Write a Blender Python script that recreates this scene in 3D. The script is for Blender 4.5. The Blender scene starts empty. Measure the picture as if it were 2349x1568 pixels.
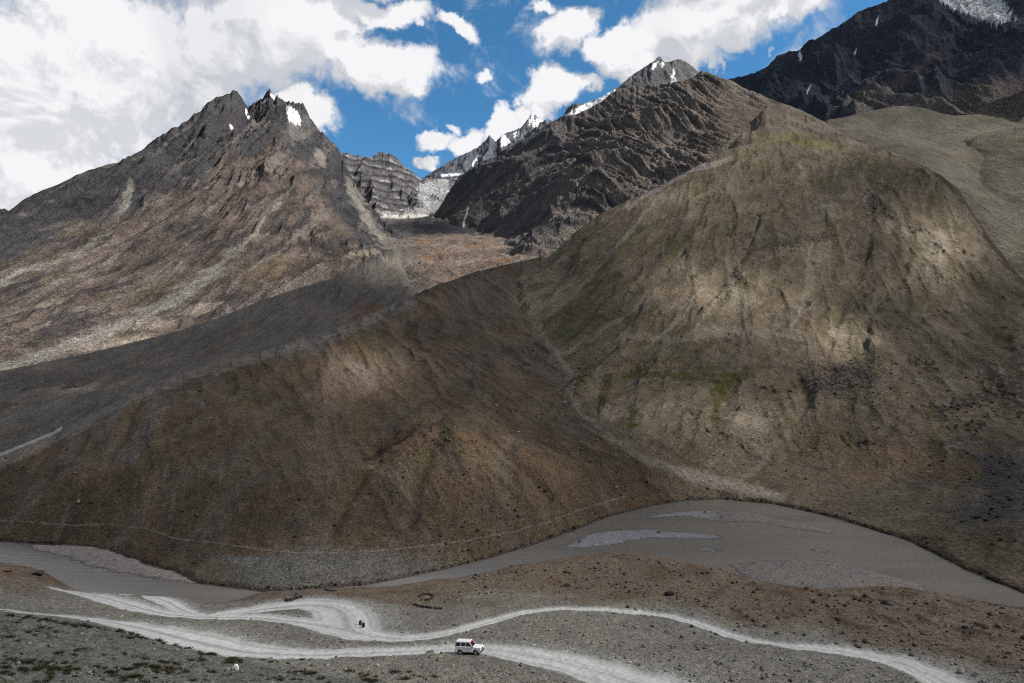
import bpy, bmesh, math, random, os
import numpy as np
from mathutils import Vector, Matrix, Euler

DET = 1.15          # grid density multiplier
F = 1305.0; CU = 1174.5; CV = 784.0              # photo measured in a 2349 px wide frame, 20 mm lens
PHI = math.radians(1.5); CP, SP = math.cos(PHI), math.sin(PHI)
CAMZ = 62.0                                      # camera height over the river (world z = 0 at the water)
rng = np.random.default_rng(7)
random.seed(11)
scene = bpy.context.scene
COL = scene.collection

# ------------------------------------------------------------------ camera maths
def ray(u, v):
    du = (np.asarray(u, float) - CU) / F; w = (CV - np.asarray(v, float)) / F
    y = CP - w * SP; z = SP + w * CP
    return du / y, z / y                          # a = x/y, s = z/y
def pt(u, v, Y):                                  # world point on a viewing direction at forward distance Y
    a, s = ray(u, v); return np.array([a * Y, Y, s * Y + CAMZ])
def ptz(u, v, z):                                 # world point on a viewing direction at height z
    a, s = ray(u, v); Y = (z - CAMZ) / s; return np.array([a * Y, Y, z])
def proj(a, s):
    den = CP + s * SP
    return CU + F * a / den, CV - F * (s * CP - SP) / den

# ------------------------------------------------------------------ noise
_P = np.random.default_rng(3).permutation(1024).astype(np.int32); _P = np.concatenate([_P, _P])
_ang = np.random.default_rng(4).random(1024) * 2 * math.pi
_GX = np.cos(_ang).astype(np.float32); _GY = np.sin(_ang).astype(np.float32)
def perlin(x, y, seed=0):
    x = x.astype(np.float32) + np.float32(seed * 17.31); y = y.astype(np.float32) + np.float32(seed * 9.73)
    xi = np.floor(x); yi = np.floor(y); fx = x - xi; fy = y - yi
    xi = xi.astype(np.int32) & 1023; yi = yi.astype(np.int32) & 1023
    x1 = (xi + 1) & 1023; y1 = (yi + 1) & 1023
    ux = fx * fx * fx * (fx * (fx * 6 - 15) + 10); uy = fy * fy * fy * (fy * (fy * 6 - 15) + 10)
    def g(ix, iy, dx, dy):
        h = _P[_P[ix] + iy]; return _GX[h] * dx + _GY[h] * dy
    n0 = g(xi, yi, fx, fy); n0 += ux * (g(x1, yi, fx - 1, fy) - n0)
    n1 = g(xi, y1, fx, fy - 1); n1 += ux * (g(x1, y1, fx - 1, fy - 1) - n1)
    return (n0 + uy * (n1 - n0)) * 1.5
def fbm(x, y, o=4, gain=.5, lac=2.03, seed=0):
    r = 0; amp = 1.; t = 0.
    for i in range(o):
        r = r + amp * perlin(x, y, seed + i * 3); t += amp; amp *= gain; x = x * lac; y = y * lac
    return r / t
def ridged(x, y, o=4, gain=.5, lac=2.07, seed=0):
    r = 0; amp = 1.; t = 0.; w = 1.
    for i in range(o):
        n = 1 - np.abs(perlin(x, y, seed + i * 5)) * 1.6; n = np.clip(n, -.3, 1); n = n * np.abs(n) * w
        w = np.clip(n * 1.6, .15, 1); r = r + amp * n; t += amp; amp *= gain; x = x * lac; y = y * lac
    return r / t
def rot(x, y, deg):
    c, s = math.cos(math.radians(deg)), math.sin(math.radians(deg)); return x * c + y * s, -x * s + y * c
def sm(e0, e1, x):
    t = np.clip((x - e0) / (e1 - e0), 0, 1); return t * t * (3 - 2 * t)

# ------------------------------------------------------------------ terrain layers
GROUND_LOW = -67.0
class Layer:
    def __init__(self, name, pts, box, eps=.03, crest=(), behind=((1.18, .06),), extra=()):
        P = []
        for (u, v, Y) in pts: a, s = ray(u, v); P.append((a, math.log(Y), s))
        for (u, v, Y) in crest:
            a, s = ray(u, v); P.append((a, math.log(Y), s))
            for k, d in behind: P.append((a, math.log(Y * k), s - d))
        for (u, Y, z) in extra:
            a, _ = ray(u, CV); P.append((a, math.log(Y), z / Y))
        P = np.array(P, float)
        d = np.hypot(P[:, None, 0] - P[None, :, 0], P[:, None, 1] - P[None, :, 1])
        keep = np.ones(len(P), bool)
        for i in range(len(P)):
            if keep[i]:
                for j in range(i + 1, len(P)):
                    if d[i, j] < .004: keep[j] = False
        P = P[keep]
        self.crest = np.array([(float(ray(u, v)[0]), math.log(Y)) for u, v, Y in crest]) if len(crest) else None
        self.cs = np.array([float(ray(u, v)[1]) for u, v, Y in crest]) if len(crest) else None
        self.P = P; self.eps = eps; self.name = name; self.box = box
        n = len(P)
        r = np.sqrt((P[:, None, 0] - P[None, :, 0]) ** 2 + (P[:, None, 1] - P[None, :, 1]) ** 2 + eps ** 2)
        A = np.zeros((n + 3, n + 3)); A[:n, :n] = -r - np.eye(n) * 1e-5; A[:n, n] = 1; A[:n, n + 1] = P[:, 0]; A[:n, n + 2] = P[:, 1]
        A[n:, :n] = A[:n, n:].T
        self.w = np.linalg.solve(A, np.concatenate([P[:, 2], [0, 0, 0]]))
    def slope(self, A, L):
        n = len(self.P); out = np.full(A.shape, self.w[n], np.float32) + np.float32(self.w[n + 1]) * A + np.float32(self.w[n + 2]) * L
        e2 = np.float32(self.eps ** 2)
        for (pa, pl, _), w in zip(self.P, self.w[:n]):
            out -= np.float32(w) * np.sqrt((A - np.float32(pa)) ** 2 + (L - np.float32(pl)) ** 2 + e2)
        return out

def Z(u, v, z):                                   # control point known by its height above camera datum
    a, s = ray(u, v); return (u, v, float(z / s))
RIV = -62.0
edge = [(0,1290,116),(60,1300,115),(110,1318,112),(140,1348,109),(270,1362,106),(400,1370,106),(470,1383,104),(600,1360,114),(720,1352,118),(840,1345,122),(1000,1330,126),(1100,1315,128),(1180,1298,131),(1280,1280,135),(1400,1268,137),(1500,1272,136),(1640,1300,128),(1780,1340,117),(1900,1347,114),(2000,1348,112),(2100,1350,110),(2220,1372,104),(2349,1395,98),(2500,1440,90)]
near_pts = [(-250,1620,46),(0,1620,50),(600,1620,56),(1200,1620,58),(1800,1620,57),(2349,1620,55),(2600,1620,52),
 (0,1720,44),(1200,1750,49),(2349,1720,48),
 (-200,1568,50),(0,1568,55),(300,1568,58),(600,1568,61),(900,1568,62),(1200,1568,62.5),(1500,1568,62.5),(1900,1568,62),(2200,1568,62),(2349,1540,64),
 (-150,1392,68),(0,1404,70),(60,1411,71),(120,1421,72),(200,1431,73),(280,1444,73.5),(350,1460,73.5),(420,1478,73),(500,1502,71.5),(600,1513,70.5),(700,1512,71.3),(0,1480,62),(250,1500,65),
 (0,1396,86),(120,1408,84.5),(250,1424,82),(350,1440,80),(450,1466,77.5),(600,1494,74.6),(800,1500,73.5),(1000,1495,74),(1075,1495,74),(1200,1500,73),(1300,1512,71),(1400,1532,68),
 (700,1450,83),(900,1462,82),(600,1412,93),(340,1404,91),(240,1372,98),(450,1396,94),(1000,1440,86),(1200,1402,97),(1320,1398,98),(1500,1408,95),(1650,1450,84),(1800,1476,78),(2000,1500,73),(2120,1528,68),
 (1400,1480,78),(1800,1540,66),(1000,1390,105),(1300,1340,117),(1600,1350,112),(1900,1420,93),(2200,1450,84),(2349,1470,78),(60,1350,100)]
N = Layer('near', near_pts + edge, (-1.2, 1.2, 38, 330), eps=.006,
          extra=[(u, Y + 9, ray(u, v)[1] * Y - 5) for u, v, Y in edge[::2]] + [(u, Y + 34, -65) for u, v, Y in edge[::2]] + [(u, 190, -68) for u in range(-200, 2600, 300)] + [(u, 280, -72) for u in range(-200, 2600, 300)])

bank = [(-200,1212),(0,1243),(91,1249),(145,1253),(217,1257),(272,1270),(344,1298),(399,1312),(450,1338),(600,1358),(720,1352),(840,1343),(1000,1311),(1120,1282),(1240,1245),(1330,1212),(1400,1185),(1500,1160),(1580,1149)]
bankB = [(1500,1160),(1580,1149),(1650,1146),(1780,1158),(1900,1185),(1990,1212),(2080,1240),(2150,1274),(2220,1310),(2349,1362),(2500,1420)]
pathpts = [Z(0,1196,-57.5),Z(170,1207,-57),Z(340,1215,-56.5),Z(500,1245,-57.2),Z(700,1268,-58),Z(1000,1250,-57.5),Z(1190,1216,-56.5),Z(1330,1172,-55),Z(1430,1142,-54.6)]
a_crest = [(-250,1130,232),(-120,1085,240),(0,1050,250),(130,990,285),(240,935,308),(350,880,335),(480,838,380),(620,800,432),(710,770,475),(800,742,520),(880,708,590),(940,682,640),(1000,656,690),(1100,622,740),(1180,603,780),(1240,590,800)]
A_ = Layer('brown', [Z(u, v, -61.3) for u, v in bank] + pathpts + [
 (-200,1160,212),(0,1120,212),(200,1120,208),(200,1050,236),(500,1120,208),(500,1000,252),(500,900,322),(800,1150,205),(800,1060,235),(350,1000,245),(620,900,335),(620,1000,262),(800,850,392),(800,960,290),
 (1000,1100,214),(1000,1040,232),(1000,925,325),(1120,940,330),(880,960,300),(1250,985,310),(850,1058,232),(850,1063,252),(900,1014,241),(900,1019,261),(950,983,250),(950,988,270),(1000,966,255),(1000,971,275),(1060,974,255),(1060,979,275),(1150,1001,254),(1150,1006,274),(1250,1034,249),(1250,1039,269),(1330,1066,243),(1330,1071,263),(940,780,490),(940,880,372),(1100,720,575),(1100,850,405),(1100,960,300),(1200,1100,220),(1350,1080,240),(1300,1120,222),
 (1200,640,690),(1195,690,610),(1210,740,545),(1250,810,450),(1300,880,372),(1320,930,335),(1350,980,298),(1400,1015,280),(1450,1050,264),(1520,1085,250)],
 (-1.2, .45, 148, 1100), crest=a_crest, behind=((1.07, .04), (1.3, .14)), eps=.012,
 extra=[(1700, 300, -75), (1600, 400, -60), (1450, 600, -10), (1400, 800, 60), (1900, 260, -90)])
C_ = Layer('moraine', [(-200,1060,310),(0,1045,322),(130,992,352),(350,887,412),(480,845,465),(620,810,525),(800,752,625),(940,692,745),(1000,672,800),
 (0,950,400),(200,900,470),(400,830,560),(600,760,660),(760,700,770),(860,650,880),(900,612,985),(940,600,1060)],
 (-1.2, .0, 290, 1500), eps=.015, crest=[(-200,905,450),(0,852,520),(200,812,600),(420,757,690),(520,722,740),(600,690,790),(690,660,840),(760,640,880),(820,612,930),(860,590,980),(900,570,1060),(930,572,1110)], behind=((1.06, .02), (1.3, .09)),
 extra=[(1100, 700, 20), (1100, 900, 60), (1000, 1100, 110), (1000, 1300, 180), (1020, 1500, 230), (960, 1400, 250), (960, 1200, 190)])
D_ = Layer('debris', [(850,770,790),(750,810,800),(820,690,950),(700,750,950),(900,640,1010),(950,680,790),(1000,670,790),(1100,632,850),(1240,604,920),(1260,600,980),(940,610,1010),(1010,600,1040),(1080,600,1030),(1200,578,1110),(925,549,1400),(980,540,1470),(1050,541,1460),(1150,552,1350),(1250,585,1060),
 (900,522,1650),(1000,512,1750),(1060,532,1580),(880,500,1900),(950,503,1950),(1000,498,1980),(860,560,1300),(820,600,1150),(700,640,1100)],
 (-.45, .25, 700, 2400), eps=.03, extra=[(1400, 1000, 110), (1400, 1500, 260), (900, 2300, 540), (1100, 2300, 560)])
b_crest = [(-220,560,1150),(-100,515,1220),(0,480,1300),(21,482,1310),(78,445,1390),(106,436,1420),(174,402,1500),(248,385,1600),(284,374,1650),(351,323,1760),(408,294,1830),(440,268,1880),(489,230,1950),(521,218,1980),(544,213,2000),(566,247,2040),(590,236,2020),(606,222,2010),(620,208,2010),(633,222,2005),(650,231,2000),(670,238,2000),(695,241,1990),(706,262,1980),(725,292,1975),(745,312,1960),(777,344,1950),(800,400,1850),(830,450,1730),(880,510,1580),(925,546,1420)]
B_ = Layer('leftmtn', [(566,300,1880),(566,272,1965),(545,260,1900),(620,255,1900),(600,300,1800),(690,270,1930),(625,300,1720),(660,350,1590),(690,400,1480),(740,500,1260),(770,590,1060),(785,625,935),(770,420,1750),(800,520,1420),(850,560,1240),(890,572,1150),
 (0,850,560),(200,812,640),(420,757,730),(600,700,820),(700,662,880),(785,630,935),(860,602,1010),(910,575,1120),
 (0,750,700),(0,650,880),(0,560,1080),(200,700,790),(200,600,980),(200,500,1230),(400,650,900),(400,550,1100),(400,450,1360),(400,370,1620),(560,620,930),(600,550,1080),(600,430,1370),(560,330,1680),(500,300,1760),(-200,900,480),(-200,700,800)],
 (-1.2, -.15, 450, 2900), eps=.006, crest=b_crest, behind=((1.05, .03), (1.25, .16)), extra=[(1100, 1500, 150), (1100, 1100, 60)])
e_crest = [(996,495,2080),(1024,450,2030),(1049,411,2030),(1095,376,2020),(1141,358,2000),(1166,340,1980),(1226,308,1940),(1265,280,1910),(1294,266,1890),(1325,262,1880),(1379,234,1860),(1414,209,1840),(1467,195,1820),(1521,193,1800),(1573,188,1780),(1595,176,1780),(1610,163,1780),(1633,170,1760),(1672,184,1720),(1707,202,1680),(1771,230,1600),(1853,262,1500),(1892,279,1450),(1940,315,1350)]
E_ = Layer('strata', [(1000,508,1960),(1040,532,1700),(1060,537,1620),(1150,560,1370),(1200,578,1200),(1250,596,1000),(1300,562,1040),(1400,505,1120),(1500,447,1180),(1600,385,1230),(1700,340,1270),(1800,325,1290),(1900,320,1320),
 (1030,490,1860),(1080,450,1830),(1120,500,1640),(1330,300,1790),(1240,400,1640),(1190,480,1500),(1160,540,1390),
 (1500,250,1620),(1400,330,1470),(1320,400,1350),(1280,450,1270),(1245,530,1120),(1400,270,1760),(1300,350,1660),(1210,450,1560),(1170,520,1440),
 (1600,250,1560),(1550,330,1400),(1450,380,1310),(1650,260,1500),(1720,270,1440),(1800,280,1400)],
 (-.2, .75, 900, 2900), eps=.012, crest=e_crest, behind=((1.06, .03), (1.3, .16)), extra=[(2200, 1300, 180), (2200, 1600, 200), (800, 1900, 300), (800, 1500, 150)])
f_crest = [(1255,594,815),(1320,532,880),(1380,489,930),(1440,460,975),(1500,434,1020),(1560,402,1070),(1620,372,1140),(1680,330,1270),(1725,280,1420),(1760,240,1560)]
f_crest2 = [(1790,240,1570),(1853,263,1480),(1892,281,1410),(1930,304,1310),(1970,327,1190),(2009,341,1080),(2045,349,1000),(2083,365,965),(2126,383,930),(2161,404,900),(2200,436,860),(2239,500,800),(2296,580,725),(2349,647,665),(2450,740,590)]
F_ = Layer('righthill', [Z(u, v, -61) for u, v in bankB] + [Z(1650,1118,-57.5),Z(1780,1138,-57.5),(1600,1090,268),(1500,1092,260),(1430,1030,272),Z(2150,1235,-58.5),Z(2250,1268,-59),Z(2349,1300,-59.5),Z(2349,1235,-55),Z(2500,1330,-58),
 (1700,1060,290),(1700,1000,322),(1700,930,362),(1700,850,415),(1700,780,470),(1700,700,550),(1700,600,660),(1700,500,790),(1700,410,960),(1720,340,1140),(1800,345,1110),(1880,347,1080),(1950,350,1040),(1740,300,1300),(1820,305,1250),(1890,318,1180),(1790,262,1450),(1850,285,1370),(1700,365,1060),
 (1500,1000,305),(1500,930,350),(1900,1060,292),(1900,1000,322),(2100,1110,258),(2100,1000,315),(2349,1100,248),(2349,1000,300),
 (1400,900,385),(1400,830,430),(1500,850,420),(1900,850,425),(2100,850,415),(2349,880,372),(2500,900,350),
 (1300,760,520),(1350,700,580),(1500,700,548),(1900,700,560),(2100,700,560),(2349,760,480),(2500,820,420),
 (1300,640,690),(1400,580,710),(1400,520,840),(1550,500,830),(1900,560,720),(1900,450,880),(2050,430,880),(2150,560,705),(2150,480,790),(2290,640,600),
 (1208,650,670),(1203,690,606),(1217,742,543),(1257,812,448),(1307,882,370),(1327,932,333),(1357,982,296),(1407,1017,278),(1457,1052,262)],
 (-.1, 1.2, 128, 1500), eps=.02, crest=f_crest + f_crest2, behind=((1.08, .03), (1.3, .12)),
 extra=[(1000, 300, -80), (1050, 450, -40), (1080, 620, 10), (1100, 780, 60), (1600, 1700, 560), (1850, 1900, 620)])
G_ = Layer('backhill', [(1900,322,1300),(1970,342,1200),(2060,366,1090),(2150,415,990),(2200,450,940),(2260,515,870),(2349,620,780),(2480,720,700),(2150,325,1430),(2100,305,1520),(2000,300,1480),(2050,300,1500),(2349,275,1650),(2250,290,1560),(2300,400,1080),(2349,450,1000),(2250,430,1030),(2480,480,950)],
 (.5, 1.2, 650, 2300), eps=.02, crest=[(1870,292,1500),(1900,275,1550),(1934,270,1580),(1977,259,1620),(2048,245,1660),(2076,243,1660),(2119,248,1650),(2154,259,1620),(2190,266,1620),(2250,262,1750),(2349,257,1850),(2480,250,1900)], behind=((1.08, .02), (1.3, .06)),
 extra=[(1700, 1300, 250), (1750, 1600, 300)])
G2_ = Layer('spurhill', [(2215,345,1250),(2230,400,1100),(2270,400,1060),(2300,450,980),(2349,520,880),(2349,400,1050),(2280,340,1180),(2480,520,850),(2480,400,1000)], (.72, 1.2, 700, 1900), eps=.02,
 crest=[(2195,330,1400),(2218,319,1350),(2261,308,1310),(2296,298,1280),(2349,292,1250),(2480,280,1230)], behind=((1.06, .02), (1.25, .08)), extra=[(2080, 1250, 150), (2050, 1000, 120)])
H_ = Layer('darkmtn', [(1690,262,2200),(1880,285,1950),(2000,268,1880),(2100,258,1880),(2200,275,1850),(2349,270,1950),(1800,220,2450),(1880,235,2350),(1930,190,2400),(2000,130,2450),(2200,70,2400),(2349,60,2300),(2480,40,2200),
 (1893,274,1960),(1930,240,2030),(1990,200,2110),(2060,165,2180),(2110,140,2260),(2150,200,2080),(2349,150,1980),(2280,210,1880),(2230,258,1850),(2200,190,2120)],
 (.25, 1.2, 1600, 4200), eps=.012, crest=[(1600,215,3050),(1640,195,3050),(1672,183,3000),(1714,174,2980),(1757,156,2950),(1785,128,2920),(1810,119,2900),(1835,119,2880),(1856,99,2860),(1924,60,2800),(1970,28,2750),(2041,0,2700),(2150,-60,2650),(2349,-140,2600),(2500,-180,2600)], behind=((1.06, .03), (1.3, .2)), extra=[(1400, 2600, 300)])
I_ = Layer('cirque', [(860,492,2050),(900,503,2050),(950,505,2050),(1000,498,2100),(1040,455,2350),(800,420,2420),(870,430,2380),(920,440,2400),(970,450,2480),(960,485,2150),(1000,450,2560),(840,465,2200),(760,400,2450),(1060,430,2700)],
 (-.4, .0, 1850, 4000), eps=.012, crest=[(720,345,2750),(745,335,2700),(777,347,2700),(793,352,2700),(808,356,2700),(830,362,2700),(854,361,2700),(866,352,2700),(879,350,2700),(900,356,2680),(928,383,2680),(950,400,2700),(967,411,2750),(985,410,2850),(1049,410,2950),(1110,405,2980)], behind=((1.05, .02), (1.25, .12)), extra=[(600, 2400, 500)])
J_ = Layer('farpeak', [(1000,440,3700),(1200,430,3700),(1350,400,3700),(1100,380,4200),(1190,340,4300)], (-.3, .25, 3000, 5600), eps=.01,
 crest=[(900,450,4600),(950,425,4600),(973,408,4600),(989,397,4600),(1042,365,4600),(1095,340,4600),(1112,325,4600),(1123,311,4600),(1137,327,4650),(1152,310,4700),(1175,302,4700),(1198,292,4700),(1212,272,4700),(1221,259,4700),(1233,270,4700),(1255,286,4700),(1300,300,4700),(1350,320,4700)], behind=((1.05, .03), (1.2, .14)))
K_ = Layer('greypeak', [(1250,350,2500),(1400,300,2500),(1600,260,2500),(1480,200,2900),(1550,190,2900)], (-.05, .45, 2200, 4400), eps=.01,
 crest=[(1230,310,3300),(1260,290,3300),(1304,264,3300),(1341,243,3300),(1372,228,3250),(1400,214,3230),(1414,203,3200),(1446,177,3150),(1478,156,3150),(1500,140,3150),(1513,130,3150),(1526,145,3150),(1540,142,3150),(1556,135,3150),(1573,142,3150),(1601,165,3150),(1640,200,3200),(1700,240,3200)], behind=((1.04, .03), (1.2, .14)))
LAYERS = [N, A_, C_, D_, B_, E_, F_, G_, G2_, H_, I_, J_, K_]
LID = {l.name: i for i, l in enumerate(LAYERS)}

# ------------------------------------------------------------------ the grid (rows of constant distance, columns of constant bearing)
na = int(1560 * DET); nl = int(1900 * DET)
ga = np.linspace(-1.06, 1.06, na).astype(np.float32)
gl = np.linspace(math.log(42), math.log(5600), nl).astype(np.float32)
AA, LL = np.meshgrid(ga, gl)                     # [row, col]
YY = np.exp(LL); XX = AA * YY
H = np.full(AA.shape, GROUND_LOW, np.float32); OWN = np.zeros(AA.shape, np.int8)

# river polygon on the water plane
far_px = bank[:-1] + bankB[1:]
far_shore = np.array([ptz(u, v, 0)[:2] for u, v in far_px])
near_shore = np.array([[ray(u, 0)[0] * (Y + 22), Y + 22] for u, v, Y in edge])
near_shore = np.concatenate([[[-1.3 * 130, 130.]], near_shore])
RIVER = np.concatenate([far_shore, near_shore[::-1]])
def seg_dist(px, py, poly, closed=False):
    d = np.full(px.shape, 1e9, np.float32); t_at = np.zeros(px.shape, np.float32); acc = 0.
    n = len(poly)
    for i in range(n if closed else n - 1):
        ax, ay = poly[i]; bx, by = poly[(i + 1) % n]; dx, dy = bx - ax, by - ay; q = dx * dx + dy * dy + 1e-12
        t = np.clip(((px - ax) * dx + (py - ay) * dy) / q, 0, 1)
        dd = np.hypot(px - ax - t * dx, py - ay - t * dy); m = dd < d
        d = np.where(m, dd, d); t_at = np.where(m, acc + t * math.sqrt(q), t_at); acc += math.sqrt(q)
    return d, t_at
def inside(px, py, poly):
    r = np.zeros(px.shape, bool); n = len(poly)
    for i in range(n):
        ax, ay = poly[i]; bx, by = poly[(i + 1) % n]
        if ay == by: continue
        c = ((ay > py) != (by > py)) & (px < (bx - ax) * (py - ay) / (by - ay) + ax); r ^= c
    return r
def smooth_poly(p, n=4):
    p = [np.array(q, float) for q in p]; out = []
    for i in range(len(p) - 1):
        p0 = p[max(i - 1, 0)]; p1 = p[i]; p2 = p[i + 1]; p3 = p[min(i + 2, len(p) - 1)]
        for k in range(n):
            t = k / n; out.append(.5 * ((2 * p1) + (-p0 + p2) * t + (2 * p0 - 5 * p1 + 4 * p2 - p3) * t * t + (-p0 + 3 * p1 - 3 * p2 + p3) * t ** 3))
    out.append(p[-1]); return np.array(out)

def bedding(x, y, z):                             # tilted strata: gentle on the valley side, steep and kinked toward the summit
    w = 60.; soft = lambda t: w * np.log1p(np.exp(np.clip(t / w, -30, 30)))
    f = .80 * x - 3.5 * soft(x - 190)
    return (z - f + .10 * y + 20 * perlin(x / 150, y / 150, 63) + 7 * perlin(x / 50, y / 50, 64)) / 58
def cliff_bed(x, y, z): return (z + .12 * x + 26 * fbm(x / 170, y / 170, 4, gain=.55, seed=94) + 14 * perlin(z / 60, x / 400, 93)) / 46
def relief(name, x, y, z, a, s):
    """surface relief of each landform, metres"""
    if name == 'near':
        return .5 * fbm(x / 14, y / 14, 3, seed=1) + .16 * fbm(x / 2.6, y / 2.6, 3, seed=2) + .06 * perlin(x / .7, y / .7, 5)
    if name == 'brown':
        fade = sm(-60, -50, z)
        up_ = sm(-45, 0, z); xr, yr = rot(x, y, 28); n = (3.2 + 2 * up_) * fbm(x / 45, y / 70, 3, seed=11) * fade + (1.8 + 2.6 * up_) * ridged(xr / 24, yr / 100, 3, seed=14) * fade + .9 * ridged(xr / 9, yr / 40, 3, seed=13) * fade + .4 * fbm(x / 7, y / 10, 3, seed=17) + .16 * perlin(x / 2.2, y / 2.2, 19) * (.3 + fade)
        return n
    if name == 'righthill':
        xr, yr = rot(x, y, -25); fade = sm(-60, -48, z)
        crag = sm(.16, .34, fbm(x / 34, y / 34, 4, gain=.6, seed=378)) * fade
        return crag * 2.6 * (ridged(x / 7, y / 12, 3, gain=.6, seed=379) - .2) + fade * (8 * fbm(xr / 95, yr / 170, 3, seed=21) + 6 * ridged(xr / 48, yr / 230, 4, seed=24) + 1.8 * ridged(xr / 15, yr / 90, 3, seed=23)) + (.2 + .8 * fade) * (.7 * fbm(x / 11, y / 13, 3, seed=27) + .22 * perlin(x / 3, y / 3, 29))
    if name == 'moraine':
        return 4.2 * ridged(x / 26, y / 120, 3, seed=31) + 1.2 * ridged(x / 9, y / 50, 3, seed=33) + 1.4 * fbm(x / 50, y / 50, 3, seed=34) + .4 * perlin(x / 6, y / 6, 36)
    if name == 'debris':
        return 9 * fbm(x / 70, y / 70, 5, gain=.55, seed=41) + 5 * ridged(x / 55, y / 75, 3, seed=46)
    if name == 'leftmtn':
        up = sm(120, 650, z); wx = x + 30 * perlin(x / 160, y / 160, 55)
        n = (10 + 34 * up) * (ridged(wx / 150, y / 700, 5, gain=.52, seed=51) - .35)
        n += (9 + 20 * up) * (ridged(wx / 48 + .35 * perlin(x / 90, y / 120, 53), y / 210, 4, gain=.55, seed=52) - .3)
        n += (3.0 + 6 * up) * fbm(x / 17, y / 42, 3, gain=.6, seed=57)
        bed = (z + .35 * x + .15 * y + 12 * perlin(x / 120, y / 120, 59)) / 26
        n += up * 9 * np.abs((bed - np.floor(bed)) - .35)
        return n
    if name == 'strata':
        xr, yr = rot(x, y, 40); wx = xr + 25 * perlin(x / 130, y / 130, 65)
        lo = sm(-.02, .12, s - .22)
        n = 46 * (ridged(wx / 190, yr / 600, 4, gain=.5, seed=61) - .4) + 14 * (ridged(wx / 50, yr / 160, 4, gain=.55, seed=62) - .3)
        bed = bedding(x, y, z); hard = .35 + .65 * sm(-.2, .3, fbm(x / 110, y / 160, 3, seed=68))
        q = bed - np.floor(bed); n += 16 * hard * (np.minimum(q / .78, (1 - q) / .22) - .5)
        bed2 = bed * 2.7 + .4; q = bed2 - np.floor(bed2); n += 6 * hard * (np.minimum(q / .7, (1 - q) / .3) - .5)
        n += 6 * fbm(x / 14, y / 14, 3, gain=.6, seed=67)
        right = sm(.42, .62, a); scree = sm(.30, .42, a) * sm(.50, .40, s + .05 * perlin(x / 120, y / 120, 70)); n = n * (1 - .45 * right) * (1 - .75 * scree) + scree * 3 * fbm(x / 60, y / 120, 4, seed=72)
        return n
    if name in ('backhill', 'spurhill'):
        return 5 * fbm(x / 110, y / 140, 4, seed=71) + 3 * ridged(x / 45, y / 160, 3, seed=74) + .6 * perlin(x / 9, y / 9, 77)
    if name == 'darkmtn':
        xr, yr = rot(x, y, 25); wx = xr + 45 * perlin(x / 210, y / 210, 84)
        n = 120 * (ridged(wx / 260, yr / 620, 5, gain=.52, seed=81) - .4) + 36 * (ridged(wx / 70, yr / 150, 4, gain=.55, seed=82) - .3) + 7 * fbm(x / 22, y / 22, 3, gain=.6, seed=86)
        return n
    if name == 'cirque':
        bed = cliff_bed(x, y, z); q = bed - np.floor(bed)
        rocky = (sm(-.13, -.17, a) * .8 + .2) * (.35 + .9 * sm(-.3, .3, fbm(x / 90, y / 90, 3, seed=98)))
        n = 13 * (np.minimum(q / .8, (1 - q) / .2) - .5) * rocky + 48 * (ridged(x / 120, y / 320, 5, gain=.55, seed=91) - .35) + 9 * fbm(x / 24, y / 24, 4, gain=.6, seed=96)
        return n
    if name in ('farpeak', 'greypeak'):
        return 70 * (ridged(x / 260, y / 600, 5, gain=.52, seed=101) - .4) + 22 * (ridged(x / 70, y / 150, 4, gain=.55, seed=104) - .3)
    return 0

carve = {  # gullies and trenches seen on the slopes: pixel polyline, half width px, depth m
 'righthill': [([(1995,470),(2000,540),(1965,640),(1925,730),(1905,790)], 10, 2.6), ([(2068,480),(2090,560),(2065,640),(2010,720),(1985,800)], 10, 2.6), ([(2150,400),(2200,455),(2260,540),(2349,640)], 10, 4),
               ([(1330,560),(1290,640),(1230,700)], 9, 3), ([(1740,500),(1700,600),(1560,760)], 7, 2.5), ([(1580,560),(1500,660),(1440,740),(1300,810)], 8, 3), ([(1380,870),(1360,980),(1440,1040)], 12, 3), ([(1830,860),(1850,930),(1800,1010)], 11, 1.8), ([(1700,860),(1650,940),(1620,1000)], 14, 2)],
 'brown': [([(1100,1000),(1180,1060),(1260,1140)], 14, 2.5), ([(860,1040),(800,1140),(760,1220)], 18, 1.6), ([(1000,1010),(960,1100),(940,1200)], 16, 1.4), ([(860,1060),(930,1000),(1010,960)], 10, 2.0), ([(320,930),(280,1010),(250,1060)], 10, 1.5)]}

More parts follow.
